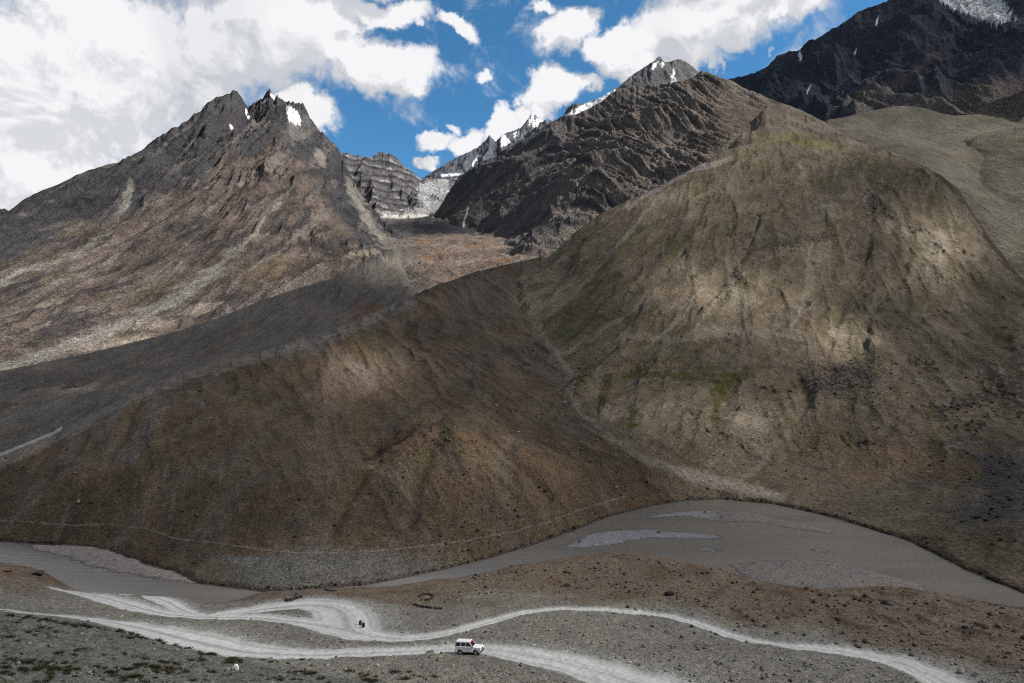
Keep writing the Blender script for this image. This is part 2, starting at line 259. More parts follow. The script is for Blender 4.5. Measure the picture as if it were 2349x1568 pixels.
for li, lay in enumerate(LAYERS):
    a0, a1, y0, y1 = lay.box
    c0, c1 = np.searchsorted(ga, [a0, a1]); r0, r1 = np.searchsorted(gl, [math.log(y0), math.log(y1)])
    c1 = min(c1, na); r1 = min(r1, nl)
    if c1 - c0 < 2 or r1 - r0 < 2: continue
    sl = (slice(r0, r1), slice(c0, c1))
    A, L, x, y = AA[sl], LL[sl], XX[sl], YY[sl]
    s = lay.slope(A, L); z = s * y
    if lay.name in carve:
        pu, pv = proj(A, s)
        for pl, wpx, dep in carve[lay.name]:
            P = smooth_poly(pl, 4); b0 = P.min(0) - 5 * wpx; b1 = P.max(0) + 5 * wpx
            m = (pu > b0[0]) & (pu < b1[0]) & (pv > b0[1]) & (pv < b1[1])
            if m.any():
                wob = 7 * perlin(x[m] / 18, y[m] / 18, 7)
                d, _ = seg_dist(pu[m] + wob, pv[m], P); z[m] -= dep * np.exp(-(d / wpx) ** 2)
    n = relief(lay.name, x, y, z, A, s)
    if lay.crest is not None and lay.name in ('leftmtn', 'strata', 'cirque', 'farpeak', 'greypeak', 'darkmtn'):
        d, _ = seg_dist(A, L, lay.crest); n = n * (.34 + .66 * sm(0, .07, d))
    z = z + n
    if lay.crest is not None:                     # bring the crest to its measured height, with small crags on the rock ridges
        K = lay.crest; o = np.argsort(K[:, 0]); ca = A[0]; lc = np.interp(ca, K[o, 0], K[o, 1]); st_ = np.interp(ca, K[o, 0], lay.cs[o])
        inr = ((ca >= K[:, 0].min()) & (ca <= K[:, 0].max())).astype(np.float32)
        jag = {'leftmtn': .010, 'strata': .004, 'cirque': .005, 'farpeak': .003, 'greypeak': .003, 'darkmtn': .004}.get(lay.name, 0)
        if jag:
            e1 = np.exp(lc) * ca; st_ = st_ + jag * (fbm(e1 / 34, e1 * 0, 4, gain=.65, seed=130 + li) + .5 * np.abs(perlin(e1 / 15, e1 * 0, 131)))
        win = np.abs(L - lc) < .2; wd = .05 if jag else .08
        for _ in range(3):
            smx = np.where(win, z / y, -9).max(0); dlt = np.where(smx > -8, st_ - smx, 0) * inr
            z = z + dlt * np.exp(-((L - lc) / wd) ** 2) * y
    if lay.name == 'moraine':
        z = z - 1.2 * np.maximum(0, np.interp(A, [-.9, -.6, -.4, -.2, -.1, 0], [305, 375, 500, 640, 760, 900]) - y)
    if lay.name in ('brown', 'righthill'):
        m = y < 330
        ins = inside(x[m], y[m], RIVER); d, _ = seg_dist(x[m], y[m], far_shore)
        d = d + .8 * perlin(x[m] / 5, y[m] / 5, 8)
        zz = np.where(ins, RIV - np.minimum(3, .6 * d), np.minimum(np.maximum(z[m], RIV + np.minimum(1.3, .5 * d)), RIV + .15 + .75 * np.maximum(d, 0)))
        z[m] = zz
    fade = np.maximum(0, np.maximum(a0 + .03 - A, A - (a1 - .03)))
    if a0 > -1.1 or a1 < 1.1: z = z - np.where((a0 > -1.1) & (A < a0 + .03) | (a1 < 1.1) & (A > a1 - .03), 20 * fade * y, 0)
    cur = H[sl]; m = z > cur
    cur[m] = z[m]; OWN[sl][m] = li
# gravel bars that stand just clear of the water
bars = {'a': [(70,1249),(145,1251),(217,1255),(272,1268),(344,1296),(399,1310),(455,1338),(426,1337),(350,1328),(290,1317),(235,1305),(163,1284),(110,1268),(75,1258)],
        'b': [(1292,1256),(1340,1230),(1400,1219),(1480,1215),(1560,1222),(1650,1228),(1640,1238),(1560,1236),(1470,1238),(1400,1252),(1340,1257)],
        'c': [(1470,1190),(1540,1177),(1640,1172),(1740,1180),(1820,1198),(1900,1216),(1905,1225),(1820,1214),(1740,1200),(1650,1198),(1580,1186),(1520,1188)],
        'd': [(1670,1296),(1800,1284),(1900,1290),(2000,1310),(2060,1326),(2120,1346),(2120,1368),(2000,1372),(1850,1360),(1740,1340)],
        'e': [(1855,1261),(1880,1259),(1905,1264),(1905,1269),(1870,1267)], 'f': [(1580,1262),(1640,1259),(1665,1264),(1620,1266)]}
BAR = np.zeros(AA.shape, bool); BARD = np.zeros(AA.shape, np.float32)
rr = slice(*np.searchsorted(gl, [math.log(120), math.log(300)]))
for k, pl in bars.items():
    P = smooth_poly([ptz(u, v, 0)[:2] for u, v in pl + pl[:1]], 3)[:-1]
    x, y = XX[rr], YY[rr]; m0 = (x > P[:, 0].min() - 3) & (x < P[:, 0].max() + 3) & (y > P[:, 1].min() - 3) & (y < P[:, 1].max() + 3)
    idx = np.where(m0); d, _ = seg_dist(x[m0], y[m0], P, True); ins = inside(x[m0], y[m0], P)
    d = np.where(ins, d, -d) + 2.2 * fbm(x[m0] / 6, y[m0] / 4, 4, gain=.6, seed=44)
    zb = RIV + np.clip(.14 * d, -.5, {'a': .8, 'd': .6}.get(k, .3)) + .05 * perlin(x[m0] / 1.5, y[m0] / 1.5, 3)
    hh = H[rr][m0]; up = (d > -2) & (zb > hh)
    hh[up] = zb[up]; t = H[rr]; t[m0] = hh
    bb = BAR[rr]; q = bb[m0]; q |= up & (d > 0); bb[m0] = q
    bd = BARD[rr]; q = bd[m0]; q = np.where(up, d, q); bd[m0] = q
HZ = H + np.float32(CAMZ)
S = H / YY
PU, PV = proj(AA, S)

# terrain lookup for placing things
def ground(x, y):
    a = x / y; l = math.log(y)
    fc = (a - ga[0]) / (ga[1] - ga[0]); fr = (l - gl[0]) / (gl[1] - gl[0])
    c = int(min(max(fc, 0), na - 2)); r = int(min(max(fr, 0), nl - 2)); tc, tr = fc - c, fr - r
    q = HZ[r:r + 2, c:c + 2]
    return float((q[0, 0] * (1 - tc) + q[0, 1] * tc) * (1 - tr) + (q[1, 0] * (1 - tc) + q[1, 1] * tc) * tr)
def land(u, v, ymin=45):                          # first terrain point met along a viewing direction
    a, s = ray(u, v); c = int(round((a - ga[0]) / (ga[1] - ga[0]))); c = min(max(c, 0), na - 1)
    col = S[:, c]; ok = (col >= s) & (YY[:, c] > ymin); r = int(np.argmax(ok))
    if not ok.any(): r = nl - 1
    Y = float(YY[r, c]); x = a * Y
    return np.array([x, Y, ground(x, Y)])

# ------------------------------------------------------------------ ground colours (albedo)
def c3(*v): return np.array(v, np.float32)
base = {'near': c3(.160, .150, .128), 'brown': c3(.117, .084, .054), 'moraine': c3(.118, .104, .092), 'debris': c3(.165, .128, .104), 'leftmtn': c3(.118, .094, .082),
        'strata': c3(.172, .146, .126), 'righthill': c3(.134, .106, .074), 'backhill': c3(.125, .113, .088), 'spurhill': c3(.150, .130, .098), 'darkmtn': c3(.056, .064, .084), 'cirque': c3(.125, .118, .118), 'farpeak': c3(.105, .115, .135), 'greypeak': c3(.125, .125, .13)}  # far peak and dark mountain: blue of distance haze put into the colour
COLR = np.zeros(AA.shape + (3,), np.float32)
for n, i in LID.items(): COLR[OWN == i] = base[n]
def mixc(mask, col, k):                           # blend toward a ground colour where mask, weights k
    w = (np.clip(k, 0, 1))[:, None].astype(np.float32); COLR[mask] = COLR[mask] * (1 - w) + np.asarray(col, np.float32) * w
def own(*n):
    m = np.zeros(AA.shape, bool)
    for q in n: m |= OWN == LID[q]
    return m
# broad natural variation
for n, lam, amp, st in (('near', 9, .18, 1), ('brown', 34, .30, 1.6), ('moraine', 30, .22, 3), ('debris', 45, .25, 1), ('leftmtn', 60, .30, 4), ('strata', 55, .25, 2), ('righthill', 60, .30, 2.5), ('backhill', 60, .18, 2), ('spurhill', 50, .2, 2), ('darkmtn', 120, .3, 2), ('cirque', 60, .3, 1), ('farpeak', 120, .3, 1), ('greypeak', 120, .3, 1)):
    m = own(n); x, y = XX[m], YY[m]
    COLR[m] *= (1 + amp * 1.5 * fbm(x / lam, y / (lam * st), 5, gain=.62, seed=200 + LID[n]))[:, None]
# soil / vegetation / rock families
m = own('brown'); x, y, z = XX[m], YY[m], H[m]
k = sm(-.05, .35, fbm(x / 50, y / 70, 4, seed=301)); mixc(m, (.078, .064, .036), k * .65)
k = sm(.05, .4, fbm(x / 22, y / 30, 5, seed=305)); mixc(m, (.135, .085, .052), k * .5)
k = sm(.28, .5, ridged(x / 34, y / 120, 3, seed=309)); mixc(m, (.16, .13, .105), k * .35)
xr, yr = rot(x, y, 28); k = sm(.05, .35, fbm(xr / 9, yr / 40, 5, gain=.62, seed=302)); mixc(m, (.070, .052, .038), k * .6); k = sm(.12, .4, fbm(xr / 8, yr / 50, 5, gain=.62, seed=303)); mixc(m, (.155, .128, .105), k * .5)
k = sm(.0, .4, fbm(x / 60, y / 90, 3, seed=304) + .35 * (PU[m] - 1000) / 250) * sm(960, 800, PV[m]); mixc(m, (.098, .080, .070), k * .6)
m = own('moraine'); x, y = XX[m], YY[m]
k = sm(0, .4, fbm(x / 40, y / 60, 4, seed=311)); mixc(m, (.115, .115, .105), k * .6)
k = sm(.1, .4, fbm(x / 30, y / 50, 4, seed=315)); mixc(m, (.09, .07, .058), k * .6)
m = own('righthill'); x, y, z = XX[m], YY[m], H[m]; xr, yr = rot(x, y, -25)
k = sm(-.1, .4, fbm(xr / 55, yr / 150, 5, gain=.55, seed=321)); mixc(m, (.092, .076, .042), k * .8)
k = sm(.1, .45, fbm(xr / 30, yr / 120, 5, seed=326)); mixc(m, (.20, .170, .125), k * .6)
crag = sm(.17, .34, fbm(x / 34, y / 34, 4, gain=.6, seed=378)) * sm(-.05, .2, fbm(x / 5, y / 8, 4, gain=.6, seed=380)); mixc(m, (.062, .050, .044), crag * .8)
xq, yq = rot(x, y, -42)
k = sm(.0, .3, fbm(xq / 13, yq / 90, 5, gain=.6, seed=322)); mixc(m, (.080, .066, .036), k * .65)
k = sm(.08, .35, fbm(xq / 10, yq / 70, 5, gain=.6, seed=324)); mixc(m, (.205, .175, .135), k * .45)
k = sm(.1, .4, fbm(x / 25, y / 25, 5, gain=.62, seed=329)); mixc(m, (.085, .066, .052), k * .65)
m = own('righthill') & (AA > .28); x, y, z = XX[m], YY[m], H[m]; k = sm(360, 440, z + 50 * fbm(x / 80, y / 80, 4, seed=328)); mixc(m, (.132, .105, .084), k * .85); k2 = sm(0, .35, fbm(x / 24, y / 110, 5, gain=.6, seed=353)); mixc(m, (.088, .074, .046), k * k2 * .7); mixc(m, (.185, .15, .125), k * sm(.1, .4, fbm(x / 16, y / 90, 5, gain=.6, seed=354)) * .6)
m = own('leftmtn'); x, y, z = XX[m], YY[m], H[m]
vc = np.interp(PU[m], [u for u, v, Y in b_crest], [v for u, v, Y in b_crest]); wd = np.interp(PU[m], [0, 300, 450, 620, 800], [120, 140, 170, 110, 150])
k = sm(1.15, .7, (PV[m] - vc) / wd + .55 * fbm(x / 70, y / 150, 5, gain=.6, seed=331)); mixc(m, (.054, .054, .060), k)
k = sm(.05, .35, fbm(x / 30, y / 300, 5, gain=.58, seed=335)) * (1 - .4 * k); mixc(m, (.20, .175, .155), k * .75)
k = sm(.05, .4, fbm(x / 44, y / 130, 5, seed=338)) * sm(420, 150, z); mixc(m, (.095, .076, .044), k * .6)
k = sm(.03, .26, fbm(x / 26, y / 110, 5, gain=.62, seed=341)); mixc(m, (.050, .046, .045), k * .9)
k = sm(.15, .4, fbm(x / 70, y / 160, 5, gain=.6, seed=344)) * sm(150, 300, z); mixc(m, (.062, .058, .060), k * .8)
m = own('strata'); x, y, z = XX[m], YY[m], H[m]
bed = bedding(x, y, z); bn = perlin(bed * 1.9, bed * 0 + .5 + x / 900, 66); bn = bn + .5 * perlin(bed * 5.1, x / 300, 69); mixc(m, (.060, .058, .062), sm(.02, .3, bn) * .85); mixc(m, (.22, .19, .16), sm(.12, .38, -bn) * .6); mixc(m, (.094, .096, .108), sm(.16, .0, AA[m] + .1 * fbm(x / 120, y / 120, 3, seed=359)) * .55)
k = sm(.05, .4, fbm(x / 60, y / 160, 4, seed=351)) * sm(700, 400, z); mixc(m, (.18, .145, .125), k * .7)
k = sm(.40, .62, AA[m]); mixc(m, (.135, .105, .090), k * .8)
k = sm(.30, .42, AA[m]) * sm(.50, .40, S[m] + .05 * perlin(x / 120, y / 120, 70)); mixc(m, (.132, .106, .084), k * .95); k2 = sm(0, .35, fbm(x / 24, y / 110, 5, gain=.6, seed=353)); mixc(m, (.088, .074, .046), k * k2 * .7); mixc(m, (.19, .155, .13), k * sm(.1, .4, fbm(x / 16, y / 90, 5, gain=.6, seed=354)) * .6)
m = own('debris'); x, y = XX[m], YY[m]
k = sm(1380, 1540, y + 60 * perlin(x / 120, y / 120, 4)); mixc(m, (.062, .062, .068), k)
k = sm(.2, .5, fbm(x / 40, y / 40, 4, seed=361)); mixc(m, (.21, .19, .17), k * .7)
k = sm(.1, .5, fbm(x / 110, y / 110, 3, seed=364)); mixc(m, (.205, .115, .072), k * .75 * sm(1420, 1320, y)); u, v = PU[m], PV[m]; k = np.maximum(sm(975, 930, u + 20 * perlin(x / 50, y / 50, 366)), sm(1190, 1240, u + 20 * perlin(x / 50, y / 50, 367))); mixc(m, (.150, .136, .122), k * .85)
m = own('backhill', 'spurhill'); x, y = XX[m], YY[m]
k = sm(.05, .4, fbm(x / 80, y / 120, 4, seed=371)); mixc(m, (.115, .10, .06), k * .5)
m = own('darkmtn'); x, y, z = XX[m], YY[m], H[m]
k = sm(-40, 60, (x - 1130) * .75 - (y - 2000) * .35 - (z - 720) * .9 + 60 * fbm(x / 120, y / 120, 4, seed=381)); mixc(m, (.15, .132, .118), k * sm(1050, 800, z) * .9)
m = own('near'); x, y = XX[m], YY[m]; u, v = PU[m], PV[m]
top = sm(30, -25, v - np.interp(u, [0, 600, 900, 1200, 1500, 1800, 2000, 2349], [1345, 1376, 1385, 1372, 1385, 1432, 1475, 1545]) + 40 * fbm(x / 12, y / 12, 4, seed=391))
mixc(m, (.115, .086, .062), top * .85)
k = sm(.0, .35, fbm(x / 10, y / 10, 5, gain=.6, seed=395)); mixc(m, (.085, .058, .038), k * top * .7)
k = sm(.0, .3, fbm(x / 4, y / 6, 5, gain=.65, seed=398)) * sm(1300, 2000, u) * top; mixc(m, (.050, .036, .028), k * .85)
k = sm(.15, .45, fbm(x / 6, y / 6, 5, gain=.6, seed=399)) * sm(1200, 1500, u) * top; mixc(m, (.15, .105, .070), k * .6)

m = own('near'); u, v = PU[m], PV[m]
mixc(m, (.098, .104, .094), sm(12, -6, np.interp(u, [-100, 0, 250, 500, 700, 1000, 1400], [1396, 1404, 1438, 1502, 1545, 1590, 1640]) - v) * .8)  # grey-green near-left slope, also darkened in colour for corner vignetting
nl_ = sm(6, -6, np.interp(u, [-100, 0, 250, 500, 700, 1000, 1400], [1396, 1404, 1438, 1502, 1545, 1590, 1640]) - v); x, y = XX[m], YY[m]
mixc(m, (.055, .056, .030), nl_ * sm(.05, .35, fbm(x / 2.2, y / 1.6, 5, gain=.65, seed=392)) * .75)
def patch(names, u0, v0, ru, rv, rotdeg, col, k=1., soft=.5, warp=.5, seed=0, lam=None):
    m = own(*names) & (np.abs(PU - u0) < 2.2 * max(ru, rv)) & (np.abs(PV - v0) < 2.2 * max(ru, rv))
    if not m.any(): return
    du, dv = PU[m] - u0, PV[m] - v0; du, dv = rot(du, dv, rotdeg); d = np.hypot(du / ru, dv / rv)
    lam = lam or .02 * float(np.median(YY[m])) * max(ru, rv) / 30
    d = d + warp * fbm(XX[m] / lam, YY[m] / lam, 5, gain=.6, seed=500 + seed)
    mixc(m, col, k * sm(1, 1 - soft, d))
def line(names, pl, w, col, k=1., warp=3., seed=0, soft=1.):
    P = smooth_poly(pl, 4); b0 = P.min(0) - 4 * w - 8; b1 = P.max(0) + 4 * w + 8
    m = own(*names) & (PU > b0[0]) & (PU < b1[0]) & (PV > b0[1]) & (PV < b1[1])
    if not m.any(): return
    lam = .03 * float(np.median(YY[m]))
    d, t = seg_dist(PU[m] + warp * perlin(XX[m] / lam, YY[m] / lam, 600 + seed), PV[m] + warp * perlin(XX[m] / lam, YY[m] / lam, 640 + seed), P)
    mixc(m, col, k * sm(w * (1 + soft * .5), w * (1 - soft * .5), d))
SC = (.235, .215, .19); GR = (.060, .060, .019); OR = (.125, .066, .044); DK = (.045, .038, .036); PA = (.25, .215, .175)
Rh = ('righthill',)
# green flushes, dark outcrop belts, pale scars, lightened sunlit spots and tracks on the right-hand hill
for i, (u, v, ru, rv, r) in enumerate([(1455,855,38,14,-30),(1395,885,12,45,18),(1560,862,70,13,5),(1655,880,36,34,60),(1690,862,40,18,0),(1643,935,14,36,20),(1450,970,14,40,8),(1845,890,10,34,-18),(1330,870,16,40,20),(1500,860,40,10,-10),(1425,1100,7,18,0)]): patch(Rh, u, v, ru, rv, r, GR, .95, .6, 1.5, i, 9.)
for i, (u, v, ru, rv, r) in enumerate([(1690,520,40,9,-50),(1380,650,60,28,-50),(1330,700,60,20,-50),(1300,770,40,30,-30),(1430,560,80,18,-40),(1560,545,60,12,-30)]): patch(Rh, u, v, ru, rv, r, (.075, .075, .03), .8, .8, 1.2, 20 + i)
for i, (u, v, ru, rv, r) in enumerate([(1790,560,55,10,-8),(1890,545,30,8,-8),(1900,880,50,22,-10),(1985,860,28,26,0),(1930,850,30,10,0),(2000,470,18,45,5),(2200,930,70,12,-18),(2240,480,14,34,-30),(1980,590,18,10,0),(2310,590,14,28,-40),(1780,440,14,6,-20),(2330,900,30,60,0),(2200,1010,40,12,-20)]): patch(Rh, u, v, ru, rv, r, (.05, .042, .038), .85, .3, 3.4, 40 + i, lam=5.)
for i, (u, v, ru, rv, r) in enumerate([(1690,690,80,30,-10),(1930,770,36,30,0),(1560,610,20,30,30),(2150,560,50,70,20),(1660,760,110,20,-4),(1900,480,50,40,0),(1560,440,70,16,-30),(1720,970,80,50,0),(1600,1090,120,20,12)]): patch(Rh, u, v, ru, rv, r, (.225, .195, .15), .6, .9, .8, 60 + i)  # pale ground; the sunlit spots are lightened in this colour too
for i, (u, v, ru, rv, r) in enumerate([(2050,1040,150,50,0),(2150,1080,120,40,0),(2000,1090,90,30,0)]): patch(Rh, u, v, ru, rv, r, (.15, .098, .06), .8, .9, .8, 70 + i)
for i, (u, v, ru, rv, r) in enumerate([(2300,1100,90,110,0),(2260,1190,120,50,0)]): patch(Rh, u, v, ru, rv, r, (.07, .06, .062), .85, .8, 1., 75 + i)
for i, pl in enumerate([[(1200,640),(1215,700),(1240,760),(1300,850),(1320,930),(1400,1000),(1500,1060),(1640,1110),(1780,1140)], [(1580,560),(1480,690),(1300,810)], [(1740,500),(1690,620),(1590,760)], [(1860,560),(1840,700),(1810,760)], [(1500,470),(1420,560),(1340,650),(1290,700)], [(1640,620),(1560,730),(1480,800)]]):
    line(Rh + ('brown',), pl, 7 if i == 0 else 4, (.20, .175, .14), .65, 8, i)
line(Rh, [(1500,1070),(1600,1095),(1700,1120),(1790,1142)], 13, PA, .7, 5, 9)
line(Rh, [(1995,480),(1995,560),(1960,650),(1925,730)], 3, (.085, .075, .05), .45, 8, 11); line(Rh, [(2068,500),(2092,560),(2060,640),(2010,720)], 3, (.085, .075, .05), .45, 8, 12)
line(Rh, [(2150,400),(2200,440),(2245,510),(2300,590),(2349,650)], 7, (.05, .035, .03), .8, 9, 13)
patch(Rh + ('strata',), 1850, 330, 140, 26, 8, (.135, .125, .05), .8, .8, .9, 81); patch(Rh + ('strata',), 1700, 350, 100, 14, -15, (.125, .11, .05), .6, .8, 1., 82)
line(Rh + ('strata',), [(1440,475),(1520,425),(1600,385),(1680,365)], 6, (.27, .24, .21), .6, 6, 14)
line(Rh, [(1430,772),(1560,776),(1700,766),(1850,772)], 10, (.205, .175, .135), .45, 9, 15); line(Rh, [(1480,842),(1620,846),(1760,842),(1880,850)], 3, (.07, .06, .04), .5, 5, 16)
# brown mound
Br = ('brown',)
for i, (u, v, ru, rv, r) in enumerate([(940,1010,120,26,-25),(1100,1020,90,30,20),(1240,1060,110,40,25),(1000,990,60,20,0),(900,1050,90,20,-30)]): patch(Br, u, v, ru, rv, r, (.150, .096, .058), .65, .9, 1.1, 90 + i)
line(Br, [(840,1060),(900,1015),(960,975)], 8, (.055, .036, .03), .7, 9, 20)
patch(Br, 830, 850, 60, 34, 20, (.185, .155, .125), .8, .9, .8, 100); patch(Br, 720, 800, 60, 30, -20, (.13, .118, .11), .7, .9, .9, 101)  # first patch repeats the sunlit spot in the ground colour
line(Br, [(0,1056),(130,1000),(350,889),(500,838),(620,806),(800,750),(940,690)], 15, (.195, .165, .14), .9, 9, 21)
for i, pl in enumerate([[(370,920),(330,990),(300,1050)], [(270,940),(230,1000)], [(180,1010),(150,1060)]]): line(Br, pl, 12, (.155, .135, .125), .55, 10, 30 + i)
patch(Br, 740, 1312, 340, 62, 0, (.128, .122, .108), .92, .5, .6, 110); patch(Br, 560, 1285, 120, 14, 5, (.15, .148, .138), .7, .8, .6, 111)
patch(Br, 1100, 700, 130, 70, -20, (.10, .082, .078), .8, .8, .7, 112)
patch(('moraine',), 850, 712, 60, 18, -10, OR, .85, .7, 1., 113); patch(('moraine',), 810, 740, 50, 14, -20, (.12, .06, .04), .7, .8, 1., 114); patch(('moraine',), 120, 950, 90, 40, -20, (.13, .14, .13), .7, .9, 1., 115)
line(('moraine',), [(0,856),(200,816),(420,762),(600,696),(760,646),(860,600),(905,575)], 10, (.145, .13, .115), .5, 6, 40)
patch(('moraine', 'debris'), 900, 590, 26, 30, 0, (.20, .175, .14), .7, .8, .7, 116)
# left mountain scree
Lm = ('leftmtn',)
for i, (pl, w) in enumerate([([(500,620),(400,690),(250,760),(100,820),(0,845)], 15), ([(300,420),(285,470),(240,530),(160,590),(60,620),(0,650)], 8), ([(560,560),(470,640),(400,690)], 7), ([(800,420),(830,480),(870,540),(900,560)], 12), ([(640,470),(560,560)], 5)]): line(Lm, pl, w, (.235, .22, .195), .8, 12, 50 + i)
for i, (u, v, ru, rv, r) in enumerate([(350,745,90,14,-8),(250,790,120,14,-12),(450,710,70,12,-10),(840,580,50,16,-10),(100,700,60,8,-15)]): patch(Lm, u, v, ru, rv, r, (.26, .225, .18), .8, .7, 1.2, 120 + i)
for i, (u, v, ru, rv, r) in enumerate([(660,680,60,8,-14),(770,600,22,40,-20),(620,640,30,8,-20),(180,560,50,16,-30),(240,520,60,14,-35),(680,610,40,22,0),(720,560,40,20,10)]): patch(Lm, u, v, ru, rv, r, (.06, .05, .045), .8, .5, 1.8, 130 + i)
patch(Lm, 600, 620, 120, 40, -20, (.115, .085, .05), .6, .9, 1., 140)
patch(Lm, 690, 300, 40, 50, 20, (.20, .185, .17), .6, .8, 1.2, 141); patch(Lm, 735, 360, 22, 30, 30, (.30, .27, .24), .6, .7, 1.2, 142)
# right-hand back hills
patch(('backhill',), 2100, 300, 140, 50, 0, (.15, .138, .11), .6, .9, .7, 150)
patch(('darkmtn',), 1985, 228, 120, 34, -28, (.150, .128, .115), .9, .7, 1.1, 160); patch(('darkmtn',), 2260, 225, 110, 46, -10, (.125, .108, .098), .85, .7, 1.2, 161); patch(('darkmtn',), 2120, 150, 50, 22, -35, (.12, .10, .09), .6, .8, 1.2, 162)  # brown spurs, paler in colour to show the sun on them
# gravel bars, riverbed
m = BAR; mixc(m, (.195, .170, .150), np.full(m.sum(), 1.)); x, y = XX[m], YY[m]
k = sm(.0, .4, fbm(x / 5, y / 5, 4, seed=401)); mixc(m, (.15, .15, .16), k * .6)
k = sm(900, 700, PU[m]); mixc(m, (.28, .245, .22), k); k = sm(900, 1100, PU[m]) * sm(1660, 1600, PU[m]) ; mixc(m, (.27, .27, .275), k * .8)
k = sm(1.2, .2, BARD[m]); mixc(m, (.09, .08, .075), k * .7)
m = ~BAR & (H < RIV + .05) & (YY < 300); mixc(m, (.07, .062, .055), np.full(m.sum(), 1.))
m = ~BAR & own('brown', 'righthill') & (H < RIV + .9) & (YY < 300); mixc(m, (.07, .06, .052), sm(RIV + .9, RIV + .3, H[m]) * .8)

# masks that become objects of their own: roads, footpath, stream, snow, glacier
CLS = np.zeros(AA.shape, np.int8)
NEAR = own('near')
def road(pl):                                     # (u, v, half width in px measured across the track)
    P = smooth_poly([(u, v) for u, v, w in pl], 5); W = smooth_poly([(w, 0) for u, v, w in pl], 5)[:, 0]
    # work on the ground plane so that the track keeps its width in metres
    T = np.array([land(u, v, 74.5 if u < 590 else 45) for u, v in P])
    wm = W * T[:, 1] ** 2 / (F * (CAMZ - T[:, 2]))
    return T[:, :2], np.clip(wm * 1.45, .8, 6.5)
ROADS = {'lower': [(-160,1386,4),(0,1399,9),(120,1410,12),(250,1424,17),(350,1444,21),(450,1469,23),(560,1491,20),(700,1500,13),(850,1496,11),(1000,1489,12),(1100,1487,13),(1180,1495,17),(1300,1519,24),(1400,1545,30),(1500,1578,34),(1600,1620,36)],
 'upper': [(125,1352,3),(165,1357,6),(230,1367,9),(300,1387,10),(370,1404,8),(450,1413,8),(560,1414,8),(680,1424,10),(780,1440,16),(860,1457,15),(940,1463,9),(1040,1448,6),(1120,1427,5),(1200,1406,5),(1280,1397,4.5),(1360,1397,4.5),(1450,1403,4.5),(1560,1418,5.5),(1640,1443,6.5),(1700,1463,7.5),(1800,1479,8.5),(1900,1488,12),(2000,1503,14),(2080,1524,17),(2160,1556,20),(2240,1600,24)],
 'spur': [(285,1364,3),(335,1364,6),(382,1378,8),(425,1400,6),(470,1411,4)],
 'hairpin': [(470,1413,3),(560,1402,8),(640,1391,12),(720,1386,14),(775,1396,18),(795,1420,22),(800,1438,22),(830,1452,16)]}
dmin = np.full(AA.shape, 9., np.float32); tcoord = np.zeros(AA.shape, np.float32)
rN = slice(0, int(np.searchsorted(gl, math.log(128))))
for nm, pl in ROADS.items():
    G, wm = road(pl); x, y = XX[rN], YY[rN]
    dd = np.full(x.shape, 9., np.float32); oo = np.zeros(x.shape, np.float32)
    for i in range(len(G) - 1):
        (ax, ay), (bx, by) = G[i], G[i + 1]; dx, dy = bx - ax, by - ay; q = dx * dx + dy * dy
        if q > 400 or q < 1e-6: continue
        wmax = max(wm[i], wm[i + 1]) * 2.5
        mm = (x > min(ax, bx) - wmax) & (x < max(ax, bx) + wmax) & (y > min(ay, by) - wmax) & (y < max(ay, by) + wmax)
        if not mm.any(): continue
        xs, ys = x[mm], y[mm]; t = np.clip(((xs - ax) * dx + (ys - ay) * dy) / q, 0, 1); w = wm[i] + t * (wm[i + 1] - wm[i])
        d = np.hypot(xs - ax - t * dx, ys - ay - t * dy) / w; sgn = np.sign((xs - ax) * dy - (ys - ay) * dx)
        o = dd[mm]; b = d < o; o[b] = d[b]; dd[mm] = o; q2 = oo[mm]; q2[b] = (d * sgn)[b]; oo[mm] = q2
    b = dd < dmin[rN]; t = dmin[rN]; t[b] = dd[b]; t = tcoord[rN]; t[b] = oo[b]
m = NEAR & (dmin < 2.35); x, y = XX[m], YY[m]; d = dmin[m] + .16 * fbm(x / 3, y / 3, 4, seed=411); o = tcoord[m]
lee = o < 0                                                            # dust drifts past the far verge; the near one is a clean cut edge
mixc(m, (.27, .265, .25), np.where(lee, sm(2.3, .9, d), sm(1.3, 1.0, d)) * .6)
mixc(m, (.41, .41, .395), np.where(lee, sm(1.3, .6, d), sm(1.07, .95, d)) * .97)
st_ = perlin(o * 4.5 + .3 * perlin(x / 14, y / 14, 413), x / 60, 414) + .6 * perlin(o * 10, x / 45 + y / 60, 415)
COLR[m] *= (1 + .34 * st_ * sm(1.05, .8, d))[:, None]
rut = np.exp(-((np.abs(o) - .42) / .12) ** 2); mixc(m, (.50, .505, .495), rut * sm(1.05, .7, d) * .9 * (.6 + .5 * perlin(x / 6, y / 6, 9)))
mixc(m, (.26, .25, .235), np.exp(-(o / .13) ** 2) * sm(1.05, .7, d) * .6 * (.5 + .5 * perlin(x / 5, y / 5, 12)))
CLS[NEAR & (dmin < 1.02)] = 1
rd = NEAR & (dmin < 1.6); H[rd] -= .22 * sm(1.3, .6, dmin[rd]); HZ[rd] = H[rd] + CAMZ       # track worn into the gravel
def mask_line(names, pl, w, cls, col, warp=2, seed=0):
    P = smooth_poly(pl, 4); b0 = P.min(0) - 5 * w; b1 = P.max(0) + 5 * w
    m = own(*names) & (PU > b0[0]) & (PU < b1[0]) & (PV > b0[1]) & (PV < b1[1])
    if not m.any(): return
    lam = .02 * float(np.median(YY[m])); d, _ = seg_dist(PU[m] + warp * perlin(XX[m] / lam, YY[m] / lam, 700 + seed), PV[m] + warp * perlin(XX[m] / lam, YY[m] / lam, 720 + seed), P)
    mixc(m, col, sm(w * 1.5, w * .7, d)); q = CLS[m]; q[d < w] = cls; CLS[m] = q
